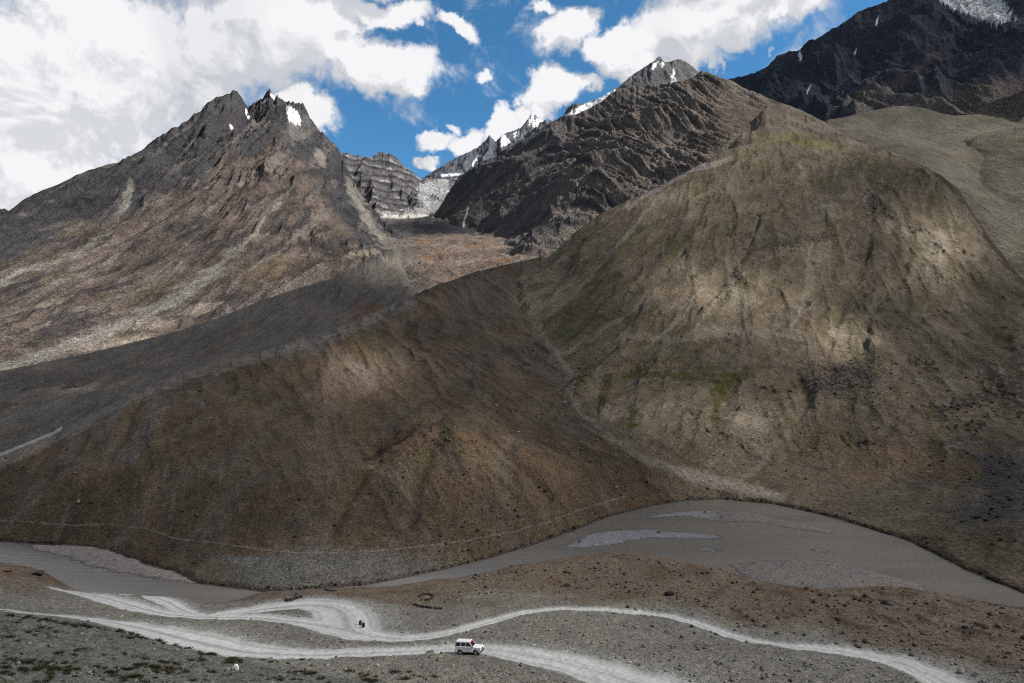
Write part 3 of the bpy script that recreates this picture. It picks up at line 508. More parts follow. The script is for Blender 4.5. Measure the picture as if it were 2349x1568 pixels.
mask_line(('brown',), [(0,1195),(80,1199),(170,1206),(250,1203),(340,1215),(400,1235),(500,1246),(600,1260),(700,1268),(850,1264),(1000,1250),(1100,1235),(1190,1216),(1260,1196),(1330,1171),(1430,1140)], 1.2, 2, (.19, .165, .135), 2)
mask_line(('moraine', 'brown'), [(-60,1062),(0,1044),(50,1024),(120,995),(140,982)], 2.6, 3, (.33, .32, .30), 2, 1)
def mask_patch(names, u0, v0, ru, rv, r, cls, col, warp=.8, seed=0, k=1.):
    m = own(*names) & (np.abs(PU - u0) < 2 * max(ru, rv)) & (np.abs(PV - v0) < 2 * max(ru, rv))
    if not m.any(): return
    du, dv = rot(PU[m] - u0, PV[m] - v0, r); d = np.hypot(du / ru, dv / rv); lam = .004 * float(np.median(YY[m]))
    d = d + warp * fbm(XX[m] / lam, YY[m] / lam, 4, gain=.6, seed=800 + seed)
    mixc(m, col, k * sm(1.05, .9, d)); q = CLS[m]; q[d < 1] = cls; CLS[m] = q
SN = (.78, .79, .81); DIRTY = (.24, .245, .25)
snow_list = [('leftmtn', 672, 266, 11, 20, -18), ('leftmtn', 664, 262, 5, 18, -15), ('leftmtn', 684, 274, 5, 14, -15), ('leftmtn', 625, 222, 4, 8, -30), ('leftmtn', 608, 232, 3, 9, 40), ('leftmtn', 567, 262, 3, 14, -20), ('leftmtn', 531, 292, 4, 7, -20),
 ('farpeak', 1240, 288, 20, 13, 35), ('farpeak', 1218, 272, 6, 16, 10), ('farpeak', 1158, 326, 11, 16, -20), ('farpeak', 1090, 370, 3, 14, 30), ('farpeak', 1185, 310, 10, 8, 0), ('farpeak', 1030, 402, 30, 3, -4),
 ('greypeak', 1335, 250, 34, 7, -27), ('greypeak', 1390, 222, 30, 8, -33), ('greypeak', 1312, 262, 22, 5, -20), ('greypeak', 1500, 152, 4, 14, 40), ('greypeak', 1518, 148, 8, 5, 30), ('greypeak', 1546, 188, 9, 12, -20), ('greypeak', 1544, 172, 4, 12, 12),
 ('darkmtn', 1836, 130, 5, 10, -15), ('darkmtn', 2012, 50, 3, 10, 15), ('darkmtn', 1962, 120, 3, 6, 20), ('darkmtn', 1856, 203, 3, 9, 30), ('darkmtn', 2190, 12, 40, 8, 25), ('darkmtn', 2287, 56, 5, 3, 20)]
for i, (n, u, v, ru, rv, r) in enumerate(snow_list): mask_patch((n,), u, v, ru * (.8 if max(ru, rv) < 13 else 1), rv, r, 4, SN, .95, i)
mask_patch(('darkmtn',), 2255, 14, 66, 30, 20, 5, (.55, .56, .57), .7, 50)
# icefall under the far col, and the snow cone below the cirque wall
for i, (u, v, ru, rv, r) in enumerate([(1010,425,48,14,-5),(985,450,26,28,25),(1000,470,30,14,-20),(950,490,45,10,-12),(900,492,28,7,5),(1020,445,22,20,0)]): mask_patch(('cirque',), u, v, ru, rv, r, 5, DIRTY, .7, 60 + i, .9)
mask_patch(('cirque', 'debris'), 925, 497, 60, 5, -2, 4, (.46, .44, .41), .5, 70)
m = own('cirque') & (CLS == 0); z = H[m]; x, y = XX[m], YY[m]; bed = cliff_bed(x, y, z); q = bed - np.floor(bed)
mixc(m, (.045, .045, .052), sm(.5, .72, q) * sm(1.0, .93, q) * .95); mixc(m, (.46, .46, .46), sm(.4, .1, q) * sm(-.05, .3, fbm(x / 50, y / 50, 5, gain=.6, seed=96)) * .75)
mixc(m, (.08, .08, .088), sm(.0, .35, fbm(x / 40, y / 70, 4, seed=99)) * .6)
mask_line(('strata',), [(1074,478),(1070,490),(1066,505),(1062,525)], 1.6, 3, (.6, .62, .63), 1.5, 5)
m = NEAR & (dmin > 1.15); COLR[m] *= (1 + .25 * perlin(XX[m] / .5, YY[m] / .5, 33))[:, None]
np.clip(COLR, .012, .9, out=COLR)

# ------------------------------------------------------------------ materials
def nodes(name):
    m = bpy.data.materials.new(name); m.use_nodes = True; nt = m.node_tree; nt.nodes.clear(); return m, nt
def nd(nt, t, **kw):
    n = nt.nodes.new(t)
    for k, v in kw.items():
        if k == 'inp':
            for kk, vv in v.items(): n.inputs[kk].default_value = vv
        else: setattr(n, k, v)
    return n
def ground_mat(name, fine, amp=.35, bump=.4, bscale=1., rough=.95, stone=.0):
    """soil and rock: the mapped ground colour, broken by grain, stones and relief"""
    m, nt = nodes(name); L = nt.links
    out = nd(nt, 'ShaderNodeOutputMaterial'); bs = nd(nt, 'ShaderNodeBsdfPrincipled', inp={'Roughness': rough, 'Specular IOR Level': .12})
    at = nd(nt, 'ShaderNodeAttribute', attribute_name='ground'); tc = nd(nt, 'ShaderNodeTexCoord')
    n1 = nd(nt, 'ShaderNodeTexNoise', inp={'Scale': 1 / fine, 'Detail': 5, 'Roughness': .72}); n2 = nd(nt, 'ShaderNodeTexNoise', inp={'Scale': 1 / (fine * 6.3), 'Detail': 5, 'Roughness': .65})
    for n in (n1, n2): L.new(tc.outputs['Object'], n.inputs['Vector'])
    r1 = nd(nt, 'ShaderNodeMapRange', inp={'From Min': .38, 'From Max': .62, 'To Min': 1 - amp * 1.15, 'To Max': 1 + amp * 1.25}); r2 = nd(nt, 'ShaderNodeMapRange', inp={'From Min': .3, 'From Max': .7, 'To Min': 1 - amp * .6, 'To Max': 1 + amp * .6})
    L.new(n1.outputs['Fac'], r1.inputs['Value']); L.new(n2.outputs['Fac'], r2.inputs['Value'])
    mu = nd(nt, 'ShaderNodeMath', operation='MULTIPLY'); L.new(r1.outputs[0], mu.inputs[0]); L.new(r2.outputs[0], mu.inputs[1])
    vm = nd(nt, 'ShaderNodeVectorMath', operation='SCALE'); L.new(at.outputs['Color'], vm.inputs[0]); L.new(mu.outputs[0], vm.inputs['Scale'])
    colr = vm.outputs[0]
    if stone > 0:
        vo = nd(nt, 'ShaderNodeTexVoronoi', inp={'Scale': 1 / (fine * 2.2), 'Randomness': 1.}); L.new(tc.outputs['Object'], vo.inputs['Vector'])
        th = nd(nt, 'ShaderNodeMapRange', inp={'From Min': .30, 'From Max': .22}); L.new(vo.outputs['Distance'], th.inputs['Value'])
        sp = nd(nt, 'ShaderNodeSeparateColor'); L.new(vo.outputs['Color'], sp.inputs[0]); gt = nd(nt, 'ShaderNodeMath', operation='GREATER_THAN', inp={1: 1 - stone}); L.new(sp.outputs[0], gt.inputs[0])
        f = nd(nt, 'ShaderNodeMath', operation='MULTIPLY'); L.new(th.outputs[0], f.inputs[0]); L.new(gt.outputs[0], f.inputs[1])
        mr = nd(nt, 'ShaderNodeMapRange', inp={'To Min': .25, 'To Max': 2.2}); L.new(sp.outputs[1], mr.inputs['Value'])
        sc = nd(nt, 'ShaderNodeVectorMath', operation='SCALE'); L.new(at.outputs['Color'], sc.inputs[0]); L.new(mr.outputs[0], sc.inputs['Scale'])
        mx = nd(nt, 'ShaderNodeMix', data_type='RGBA'); L.new(f.outputs[0], mx.inputs['Factor']); L.new(colr, mx.inputs['A']); L.new(sc.outputs[0], mx.inputs['B']); colr = mx.outputs['Result']
    L.new(colr, bs.inputs['Base Color'])
    ad = nd(nt, 'ShaderNodeMath', operation='MULTIPLY_ADD', inp={1: 3.}); L.new(n2.outputs['Fac'], ad.inputs[0]); L.new(n1.outputs['Fac'], ad.inputs[2])
    bp = nd(nt, 'ShaderNodeBump', inp={'Strength': bump, 'Distance': fine * 1.6 * bscale}); L.new(ad.outputs[0], bp.inputs['Height']); L.new(bp.outputs[0], bs.inputs['Normal'])
    L.new(bs.outputs[0], out.inputs['Surface']); return m
MATS = {'near': ground_mat('near_gravel', .22, .45, .6, stone=.3), 'road': ground_mat('road_dust', .25, .06, .2), 'brown': ground_mat('brown_slope', .8, .42, .6, stone=.22), 'moraine': ground_mat('moraine_gravel', 1.6, .30, .5, stone=.12),
        'debris': ground_mat('orange_debris', 3., .45, .8), 'leftmtn': ground_mat('left_mountain_rock', 3.4, .45, .9), 'strata': ground_mat('banded_rock', 4., .4, .9), 'righthill': ground_mat('grassy_scree', 1.5, .36, .6, stone=.15), 'backhill': ground_mat('grey_scree', 2.6, .38, .6, stone=.16),
        'darkmtn': ground_mat('dark_rock', 6., .4, .9), 'cirque': ground_mat('cirque_rock', 5., .4, .9), 'farpeak': ground_mat('far_rock', 8., .3, .8), 'bar': ground_mat('bar_gravel', .45, .28, .4, stone=.25)}
def snow_mat(name, rough, fine, amp):
    m = ground_mat(name, fine, amp, .5, rough=rough); return m
MATS['snow'] = snow_mat('snow_cover', .6, 6., .08); MATS['ice'] = snow_mat('dirty_ice', .7, 12., .5); MATS['foam'] = ground_mat('white_water', .8, .2, .4, rough=.4)

# ------------------------------------------------------------------ terrain objects
obj_of = [('near', 'near_slope'), ('brown', 'brown_hill'), ('moraine', 'moraine_ridge'), ('debris', 'debris_valley'), ('leftmtn', 'twin_peak_mountain'), ('strata', 'banded_mountain'), ('righthill', 'grassy_hill'), ('backhill', 'scree_hill'), ('spurhill', 'spur_hill'), ('darkmtn', 'dark_mountain'), ('cirque', 'cirque_wall'), ('farpeak', 'far_peak'), ('greypeak', 'grey_peak')]
terr_label = {'near_slope': 'grey gravel terrace with the dirt tracks on the near side of the river', 'brown_hill': 'dark brown mound rising from the far river bank', 'moraine_ridge': 'long grey-brown moraine ridge behind the brown mound', 'debris_valley': 'orange-brown rubble floor of the hanging valley', 'twin_peak_mountain': 'brown mountain with two dark jagged summits', 'banded_mountain': 'dark rock ridge with slanting strata beside the valley head', 'grassy_hill': 'large olive-brown hill with gullies across the river', 'scree_hill': 'smooth grey-green hill behind the olive hill', 'spur_hill': 'brown rounded spur at the frame edge above the olive hill', 'dark_mountain': 'near-black mountain with an ice field at the top', 'cirque_wall': 'striped cliff closing the valley under a small summit', 'far_peak': 'distant blue-grey peak with snow on its summit', 'grey_peak': 'pointed grey peak with snow strips behind the dark rock ridge'}
faceOwn = OWN[:-1, :-1]; faceCls = np.maximum.reduce([CLS[:-1, :-1], CLS[1:, :-1], CLS[:-1, 1:], CLS[1:, 1:]])
faceBar = (BAR[:-1, :-1] & BAR[1:, 1:])
label = faceOwn.astype(np.int32) + 1
label[faceBar] = 50
label[faceCls == 1] = 51; label[faceCls == 2] = 52; label[faceCls == 3] = 53; label[faceCls == 4] = 54; label[faceCls == 5] = 55
dead = (H[:-1, :-1] <= GROUND_LOW + .1) & (H[1:, 1:] <= GROUND_LOW + .1) & (YY[:-1, :-1] > 330); label[dead] = 0
VERT = np.stack([XX, YY, HZ], -1).reshape(-1, 3).astype(np.float32); VCOL = COLR.reshape(-1, 3)
VID = np.arange(na * nl, dtype=np.int32).reshape(nl, na)
def terrain(name, fmask, mats, facemat=None, kind='structure', label_txt=None):
    r, c = np.where(fmask)
    if len(r) == 0: return None
    q = np.stack([VID[r, c], VID[r, c + 1], VID[r + 1, c + 1], VID[r + 1, c]], 1)
    used = np.zeros(na * nl, bool); used[q.ravel()] = True; remap = np.cumsum(used) - 1
    me = bpy.data.meshes.new(name); v = VERT[used]; n = len(v); nf = len(q)
    me.vertices.add(n); me.vertices.foreach_set('co', v.ravel()); me.loops.add(nf * 4); me.loops.foreach_set('vertex_index', remap[q].ravel().astype(np.int32))
    me.polygons.add(nf); me.polygons.foreach_set('loop_start', np.arange(0, nf * 4, 4, dtype=np.int32))
    me.polygons.foreach_set('use_smooth', np.ones(nf, bool))
    at = me.attributes.new('ground', 'FLOAT_COLOR', 'POINT'); at.data.foreach_set('color', np.concatenate([VCOL[used], np.ones((n, 1), np.float32)], 1).ravel())
    me.update(calc_edges=True); me.materials.append(mats)
    o = bpy.data.objects.new(name, me); COL.objects.link(o); o['kind'] = kind
    if label_txt: o['label'] = label_txt
    return o
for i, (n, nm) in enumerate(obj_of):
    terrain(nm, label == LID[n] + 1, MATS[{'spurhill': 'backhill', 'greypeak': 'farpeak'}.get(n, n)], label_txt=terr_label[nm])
terrain('gravel_bar', label == 50, MATS['bar'], label_txt='pale pebble bars standing in the shallow river')
terrain('dirt_road', label == 51, MATS['road'], label_txt='pale dusty tracks winding over the gravel terrace')
terrain('footpath', label == 52, MATS['brown'], label_txt='thin pale footpath along the far river bank')
terrain('stream', label == 53, MATS['foam'], label_txt='narrow white streams in the side valley and on the rock wall')
terrain('snow', label == 54, MATS['snow'], label_txt='white snow patches on the summits')
terrain('glacier', label == 55, MATS['ice'], label_txt='dirty grey icefall below the far col and ice field on the dark mountain')

# river surface
def build_river():
    m, nt = nodes('silty_water'); L = nt.links; out = nd(nt, 'ShaderNodeOutputMaterial')
    bs = nd(nt, 'ShaderNodeBsdfPrincipled', inp={'Roughness': .22, 'Specular IOR Level': .4}); tc = nd(nt, 'ShaderNodeTexCoord')
    mp = nd(nt, 'ShaderNodeMapping', inp={'Rotation': (0, 0, .35), 'Scale': (.16, 1.3, 1)}); L.new(tc.outputs['Object'], mp.inputs['Vector'])
    n1 = nd(nt, 'ShaderNodeTexNoise', inp={'Scale': .6, 'Detail': 6, 'Roughness': .65}); n2 = nd(nt, 'ShaderNodeTexNoise', inp={'Scale': .09, 'Detail': 7, 'Roughness': .62})
    L.new(mp.outputs[0], n1.inputs['Vector']); L.new(mp.outputs[0], n2.inputs['Vector'])
    cr = nd(nt, 'ShaderNodeValToRGB'); cr.color_ramp.elements[0].position = .3; cr.color_ramp.elements[1].position = .7
    cr.color_ramp.elements[0].color = (.140, .127, .111, 1); cr.color_ramp.elements[1].color = (.195, .178, .156, 1); L.new(n2.outputs['Fac'], cr.inputs[0])
    fr = nd(nt, 'ShaderNodeMapRange', inp={'From Min': .66, 'From Max': .76, 'To Max': .6}); L.new(n1.outputs['Fac'], fr.inputs['Value'])
    mx = nd(nt, 'ShaderNodeMix', data_type='RGBA', inp={'B': (.34, .32, .28, 1)}); L.new(fr.outputs[0], mx.inputs['Factor']); L.new(cr.outputs[0], mx.inputs['A']); L.new(mx.outputs['Result'], bs.inputs['Base Color'])
    bp = nd(nt, 'ShaderNodeBump', inp={'Strength': .3, 'Distance': .2}); L.new(n1.outputs['Fac'], bp.inputs['Height']); L.new(bp.outputs[0], bs.inputs['Normal']); L.new(bs.outputs[0], out.inputs[0])
    me = bpy.data.meshes.new('river'); xs = np.linspace(-330, 330, 60); ys = np.linspace(105, 300, 20)
    vs = [(x, y, 0.) for y in ys for x in xs]; fs = [(j * 60 + i, j * 60 + i + 1, (j + 1) * 60 + i + 1, (j + 1) * 60 + i) for j in range(19) for i in range(59)]
    me.from_pydata(vs, [], fs); me.materials.append(m); o = bpy.data.objects.new('river', me); COL.objects.link(o); o['kind'] = 'structure'; o['label'] = 'silty brown-grey river bending round the far hills'
build_river()


# ------------------------------------------------------------------ stones, boulders, tufts
def plain(name, col, rough=.8, amp=.25, fine=.2, spec=.2, metal=0.):
    m, nt = nodes(name); L = nt.links; out = nd(nt, 'ShaderNodeOutputMaterial'); bs = nd(nt, 'ShaderNodeBsdfPrincipled', inp={'Roughness': rough, 'Specular IOR Level': spec, 'Metallic': metal})
    tc = nd(nt, 'ShaderNodeTexCoord'); n1 = nd(nt, 'ShaderNodeTexNoise', inp={'Scale': 1 / fine, 'Detail': 5, 'Roughness': .7}); L.new(tc.outputs['Object'], n1.inputs['Vector'])
    r1 = nd(nt, 'ShaderNodeMapRange', inp={'From Min': .3, 'From Max': .7, 'To Min': 1 - amp, 'To Max': 1 + amp}); L.new(n1.outputs['Fac'], r1.inputs['Value'])
    vm = nd(nt, 'ShaderNodeVectorMath', operation='SCALE', inp={0: col}); L.new(r1.outputs[0], vm.inputs['Scale']); L.new(vm.outputs[0], bs.inputs['Base Color']); L.new(bs.outputs[0], out.inputs[0]); return m
def ico(sub):
    bm = bmesh.new(); bmesh.ops.create_icosphere(bm, subdivisions=sub, radius=1); v = np.array([q.co[:] for q in bm.verts]); f = np.array([[q.index for q in p.verts] for p in bm.faces]); bm.free(); return v, f
def rock_shape(sub, seed):
    r = np.random.default_rng(seed); v, f = ico(sub); v = v.copy()
    for _ in range(9):                            # split faces: flatten against random planes
        n = r.normal(size=3); n /= np.linalg.norm(n); d = r.uniform(.45, .85); t = v @ n; v -= np.outer(np.clip(t - d, 0, None), n) * .92
    v += .07 * r.normal(size=v.shape) * (sub > 1) * .5; v *= [1, r.uniform(.6, .95), r.uniform(.5, .8)]; return v, f
def scatter_stones():
    shapes = [rock_shape(1, 100 + i) for i in range(10)]; allv, allf, allc = [], [], []; off = 0; cnt = 0
    def spot(u, v, size, dark, ymin=45):
        nonlocal off
        p = land(u, v, ymin); a = p[0] / p[1]; c = int(round((a - ga[0]) / (ga[1] - ga[0]))); r = int(round((math.log(p[1]) - gl[0]) / (gl[1] - gl[0])))
        if not (0 <= c < na and 0 <= r < nl) or CLS[r, c] or p[2] < .3: return
        V, Fc = shapes[rng.integers(10)]; th = rng.uniform(0, 6.28); R = np.array([[math.cos(th), -math.sin(th), 0], [math.sin(th), math.cos(th), 0], [0, 0, 1]])
        w = (V * size * rng.uniform(.7, 1.25, 3)) @ R.T + p + [0, 0, size * .18]
        allv.append(w); allf.append(Fc + off); allc.append(np.repeat((np.clip(COLR[r, c] * dark, .02, .5))[None], len(V), 0)); off += len(V)
    for _ in range(int(5200)):                    # gravel terrace
        u = rng.uniform(-60, 2400); v = rng.uniform(1272, 1590); spot(u, v, .10 + .34 * rng.random() ** 5 + .05 * rng.random(), rng.choice([.55, .7, .85, 1.3, 1.6], p=[.15, .25, .25, .25, .1]))
    for _ in range(900):                         # rougher rusty ground along the rim of the terrace
        u = rng.uniform(1050, 2400); t = rng.random() ** 1.3; v = np.interp(u, [1050, 1400, 1640, 1800, 2100, 2349], [1320, 1268, 1300, 1342, 1350, 1400]) + 4 + t * np.interp(u, [1050, 1500, 2000, 2400], [50, 90, 150, 210]); spot(u, v, (.12 + .6 * rng.random() ** 6), rng.choice([.4, .55, .75, 1.4], p=[.25, .25, .25, .25]))
    for _ in range(1900):                         # far slopes
        u = rng.uniform(-40, 2400); v = rng.uniform(800, 1240); spot(u, v, .18 + .9 * rng.random() ** 6, rng.choice([.5, .7, 1.4, 1.9], p=[.3, .25, .25, .2]), 150)
    for (u0, v0, su, sv, n, sz) in [(2000,860,60,30,130,1.3),(1900,885,50,25,120,1.3),(2210,935,80,25,140,1.2),(1770,560,60,8,60,1.4),(1330,905,40,40,60,.9),(1330,820,25,20,30,1.3),(2050,1040,120,60,90,.7),(1000,1010,60,16,60,.9),(1010,1240,60,12,60,.6),(1750,1000,140,70,110,.7),(1150,1200,80,20,60,.6),(2280,1120,60,60,200,1.0)]:
        for _ in range(n): spot(rng.normal(u0, su), rng.normal(v0, sv), sz * (.3 + .9 * rng.random() ** 2), rng.choice([.35, .5, .8, 1.6]), 150)
    for _ in range(700):                          # cobbles along the waterline
        i = rng.integers(len(far_px) - 1); t = rng.random(); u = far_px[i][0] * (1 - t) + far_px[i + 1][0] * t; v = far_px[i][1] * (1 - t) + far_px[i + 1][1] * t; spot(u, v - rng.uniform(1, 7), .2 + .5 * rng.random() ** 3, rng.choice([.35, .5, 1.5]), 130)
    v = np.concatenate(allv).astype(np.float32); f = np.concatenate(allf).astype(np.int32); c = np.concatenate(allc).astype(np.float32)
    me = bpy.data.meshes.new('stones'); me.vertices.add(len(v)); me.vertices.foreach_set('co', v.ravel()); me.loops.add(len(f) * 3); me.loops.foreach_set('vertex_index', f.ravel()); me.polygons.add(len(f)); me.polygons.foreach_set('loop_start', np.arange(0, len(f) * 3, 3, dtype=np.int32))
    at = me.attributes.new('ground', 'FLOAT_COLOR', 'POINT'); at.data.foreach_set('color', np.concatenate([c, np.ones((len(c), 1), np.float32)], 1).ravel()); me.update(calc_edges=True)
    me.materials.append(ground_mat('loose_stone', .12, .3, .2)); o = bpy.data.objects.new('stones', me); COL.objects.link(o); o['kind'] = 'stuff'; o['label'] = 'loose small stones strewn over the terrace and slopes'
scatter_stones()

def tag(o, label, cat, group=None):
    o['label'] = label; o['category'] = cat
    if group: o['group'] = group
    return o
ROCKM = {'dark': plain('dark_boulder', (.045, .038, .036), .9, .5, .3), 'grey': plain('grey_boulder', (.12, .112, .105), .9, .45, .3), 'pale': plain('pale_boulder', (.34, .32, .29), .9, .3, .3), 'rust': plain('rust_boulder', (.13, .065, .042), .9, .45, .3), 'black': plain('black_boulder', (.018, .015, .014), .9, .5, .3)}
def boulder(u, v, wpx, kind, label, group=None, flat=1., ymin=45, n=1):
    p = land(u, v, ymin); dep = p[1]; R = wpx / F * dep / 2
    V, Fc = rock_shape(3, 300 + int(u) + int(v)); V = V + .05 * np.stack([fbm(V[:, 0] * 2 + u, V[:, 1] * 2 + V[:, 2], 4), fbm(V[:, 1] * 2 + u, V[:, 2] * 2 + 5, 4), fbm(V[:, 2] * 2 + u, V[:, 0] * 2 + 9, 4)], 1)
    V = V * R * [1, 1, flat]; me = bpy.data.meshes.new('boulder'); me.from_pydata(V.tolist(), [], Fc.tolist()); me.materials.append(ROCKM[kind])
    o = bpy.data.objects.new('boulder', me); COL.objects.link(o); o.location = p + [0, 0, R * flat * .28]; o.rotation_euler = (0, 0, (u * 7 + v) % 6.28); tag(o, label, 'boulder', group); return o
G1 = 'boulders on the far river bank'; G2 = 'boulders on the olive hill'; G3 = 'dark rocks on the near terrace'; G4 = 'rocks along the lower track'
boulder(1190,1187,15,'grey','big square boulder with a pale top and a dark face just above the footpath',G1,1.25)
boulder(1024,1249,10,'rust','rust-red rock lying right on the edge of the footpath',G1)
boulder(1098,1217,12,'rust','rust-brown rock among dark rubble above the footpath',G1); boulder(1060,1210,9,'dark','dark rock in the rubble at the foot of the brown mound',G1)
boulder(1190,994,11,'pale','pale boulder near the top of the brown mound, beside the gully',G1); boulder(1139,932,6,'pale','small pale rock high on the brown slope above the mound',G1); boulder(1198,880,7,'pale','pale rock on the brown slope close to the gully',G1)
boulder(1250,1128,9,'dark','dark rock on the side of the brown mound that faces the river bend',G1); boulder(839,1238,8,'grey','grey rock at the lower left foot of the brown mound',G1); boulder(1414,1120,9,'pale','white rock at the foot of the mound where the gully reaches the river',G1); boulder(1330,1244,8,'dark','dark rock standing in the water at the river edge',G1); boulder(180,1154,13,'pale','pale pinkish rock on the dark slope over the far left river bank',G1)
boulder(1296,925,10,'pale','pale boulder in the dry gully between the mound and the olive hill',G2); boulder(1224,806,8,'grey','larger of two grey rocks near the head of the dry gully',G2); boulder(1216,795,5,'pale','smaller paler of two rocks near the head of the dry gully',G2)
boulder(1777,941,8,'pale','flat pale rock below the green flush on the olive hill',G2,.6); boulder(1839,942,7,'pale','pale rock at the lower tip of the narrow green streak',G2,.7); boulder(1838,995,8,'grey','grey rock on the pale runnel under the narrow green streak',G2); boulder(1823,1011,9,'pale','pale slab at the bottom of the pale runnel on the olive hill',G2,.6)
boulder(2019,983,9,'grey','grey boulder on the brown lower slope to the right of the runnel',G2); boulder(2218,866,12,'grey','broad flat boulder high on the dark right edge of the olive hill',G2,.5); boulder(2101,875,8,'pale','white-topped rock beside the dark outcrop on the olive hill',G2); boulder(2176,866,8,'pale','rounded pale rock between the dark outcrop and the broad flat boulder',G2); boulder(1796,909,6,'pale','small white rock just under the end of the green band',G2); boulder(1797,591,6,'pale','lone white rock below the dark outcrop belt in mid slope',G2); boulder(1509,430,14,'pale','pale slab on the bright crest beside the banded rock ridge',G2,.6)
boulder(1640,1300,26,'dark','long dark shrub, shaped as a rock, on the terrace rim facing the river bars',G3,.5); boulder(1855,1354,20,'rust','rust-dark shrub hump, shaped as a rock, on the rim near the broad pebble bar',G3,.7); boulder(2033,1386,26,'black','black overhanging rock in the rusty ground above the right-hand track',G3,.5); boulder(1537,1365,26,'black','black rock ledge above the crest of the upper track',G3,.5); boulder(2177,1351,22,'rust','reddish rock knob at the rim beside the narrowing river',G3,.7); boulder(1300,1346,20,'black','flat black rock in the middle of the rusty terrace',G3,.4); boulder(1440,1395,14,'black','small black rock just above the upper track',G3,.5); boulder(1350,1352,14,'dark','dark rock beside the flat black rock on the rusty terrace',G3,.5); boulder(2250,1440,34,'black','long black rock edge low on the rusty ground at the right frame edge',G3,.35); boulder(2270,1330,18,'dark','dark knob at the rim farthest along the river to the right',G3,.6,90)  # first two stand for dark shrubs, built as rock shapes
boulder(1013,1499,10,'dark','dark stone at the edge of the lower track behind the white car',G4,.7,70); boulder(988,1493,20,'grey','flat grey slab on the edge of the lower track behind the white car',G4,.35,70); boulder(772,1507,8,'grey','upright grey stone at the outer edge of the lower track',G4,1.2,70); boulder(1113,1451,9,'black','black stone between the two tracks above the white car',G4,.7); boulder(1495,1438,11,'black','black stone on the gravel inside the curve of the upper track',G4,.5)
boulder(177,1494,19,'black','black hollow-looking rock on the near gravel slope at the left',None,.5,50); boulder(86,1320,28,'dark','dark jagged rock at the tip of the knoll over the river',None,.8); boulder(20,1312,22,'rust','brown rock on the knoll beside the dark jagged rock',None,.7)

def tuft_mesh(seed):
    r = np.random.default_rng(seed); vs, fs = [], []
    for i in range(130):
        a = r.uniform(0, 6.28); q = r.random() ** .6 * .38; bx, by = math.cos(a) * q, math.sin(a) * q * .8; h = r.uniform(.12, .30) * (1.2 - q); lean = r.normal(0, .12, 2) + np.array([bx, by]) * .5; w = .022; t = r.uniform(0, 3.14); n = len(vs)
        cx, cy = math.cos(t) * w, math.sin(t) * w
        vs += [(bx - cx, by - cy, -.05), (bx + cx, by + cy, -.05), (bx + cx * .7 + lean[0] * .5, by + cy * .7 + lean[1] * .5, h * .6), (bx - cx * .7 + lean[0] * .5, by - cy * .7 + lean[1] * .5, h * .6), (bx + lean[0], by + lean[1], h)]; fs += [(n, n + 1, n + 2, n + 3), (n + 3, n + 2, n + 4)]
    me = bpy.data.meshes.new('grass_tuft'); me.from_pydata(vs, [], fs); return me
def tufts():
    mats = [plain('tuft_green', (.032, .036, .014), .9, .5, .3), plain('tuft_olive', (.042, .034, .018), .9, .5, .3)]; mesh = []
    for i in range(6): q = tuft_mesh(40 + i); q.materials.append(mats[i % 2]); mesh.append(q)
    spots = [(u, np.interp(u, [0, 120, 250, 400, 500, 600], [1406, 1423, 1442, 1476, 1504, 1516]) + rng.uniform(1, 9)) for u in rng.uniform(5, 560, 46)]
    spots += [(rng.uniform(0, 560), rng.uniform(1425, 1480)) for _ in range(26)]
    spots += [(rng.normal(120, 60), rng.normal(1530, 7)) for _ in range(14)] + [(rng.normal(320, 45), rng.normal(1538, 8)) for _ in range(20)] + [(rng.uniform(0, 520), rng.uniform(1500, 1566)) for _ in range(60)] + [(rng.uniform(560, 1000), rng.uniform(1540, 1568)) for _ in range(26)] + [(rng.uniform(520, 760), rng.uniform(1512, 1524)) for _ in range(8)]
    for u, v in spots:
        if v < np.interp(u, [0, 250, 500, 700, 1000], [1405, 1441, 1504, 1512, 1520]): continue
        p = land(u, v, 44); o = bpy.data.objects.new('grass_tuft', mesh[rng.integers(6)]); COL.objects.link(o); sc = rng.uniform(.45, 1.15); o.scale = (sc * rng.uniform(1., 1.8), sc, sc * .8); o.location = p; o.rotation_euler = (0, 0, rng.uniform(-.5, .5))
        tag(o, 'low dark green grass tuft on the grey gravel slope at the lower left', 'grass tuft', 'grass tufts on the near gravel slope')
tufts()

# ------------------------------------------------------------------ small things by the road
def obj(name, bm, mat, parent=None, smooth=False):
    me = bpy.data.meshes.new(name); bm.normal_update(); bm.to_mesh(me); bm.free(); me.materials.append(mat)
    if smooth:
        for p in me.polygons: p.use_smooth = True
    o = bpy.data.objects.new(name, me); COL.objects.link(o)
    if parent: o.parent = parent
    return o
def lathe(bm, prof, n=20, M=None):
    rings = []
    for r, z in prof:
        rings.append([bm.verts.new((M or Matrix()) @ Vector((r * math.cos(2 * math.pi * i / n), r * math.sin(2 * math.pi * i / n), z))) for i in range(n)])
    for a, b in zip(rings, rings[1:]):
        for i in range(n): bm.faces.new((a[i], a[(i + 1) % n], b[(i + 1) % n], b[i]))
    bm.faces.new(rings[0][::-1]); bm.faces.new(rings[-1])
def box(bm, x0, x1, y0, y1, z0, z1, top=None):
    t = top or (0, 0, 0, 0); vs = [bm.verts.new(c) for c in ((x0, y0, z0), (x1, y0, z0), (x1, y1, z0), (x0, y1, z0), (x0 + t[0], y0 + t[2], z1), (x1 - t[1], y0 + t[2], z1), (x1 - t[1], y1 - t[3], z1), (x0 + t[0], y1 - t[3], z1))]
    for f in ((3, 2, 1, 0), (4, 5, 6, 7), (0, 1, 5, 4), (1, 2, 6, 5), (2, 3, 7, 6), (3, 0, 4, 7)): bm.faces.new([vs[i] for i in f])
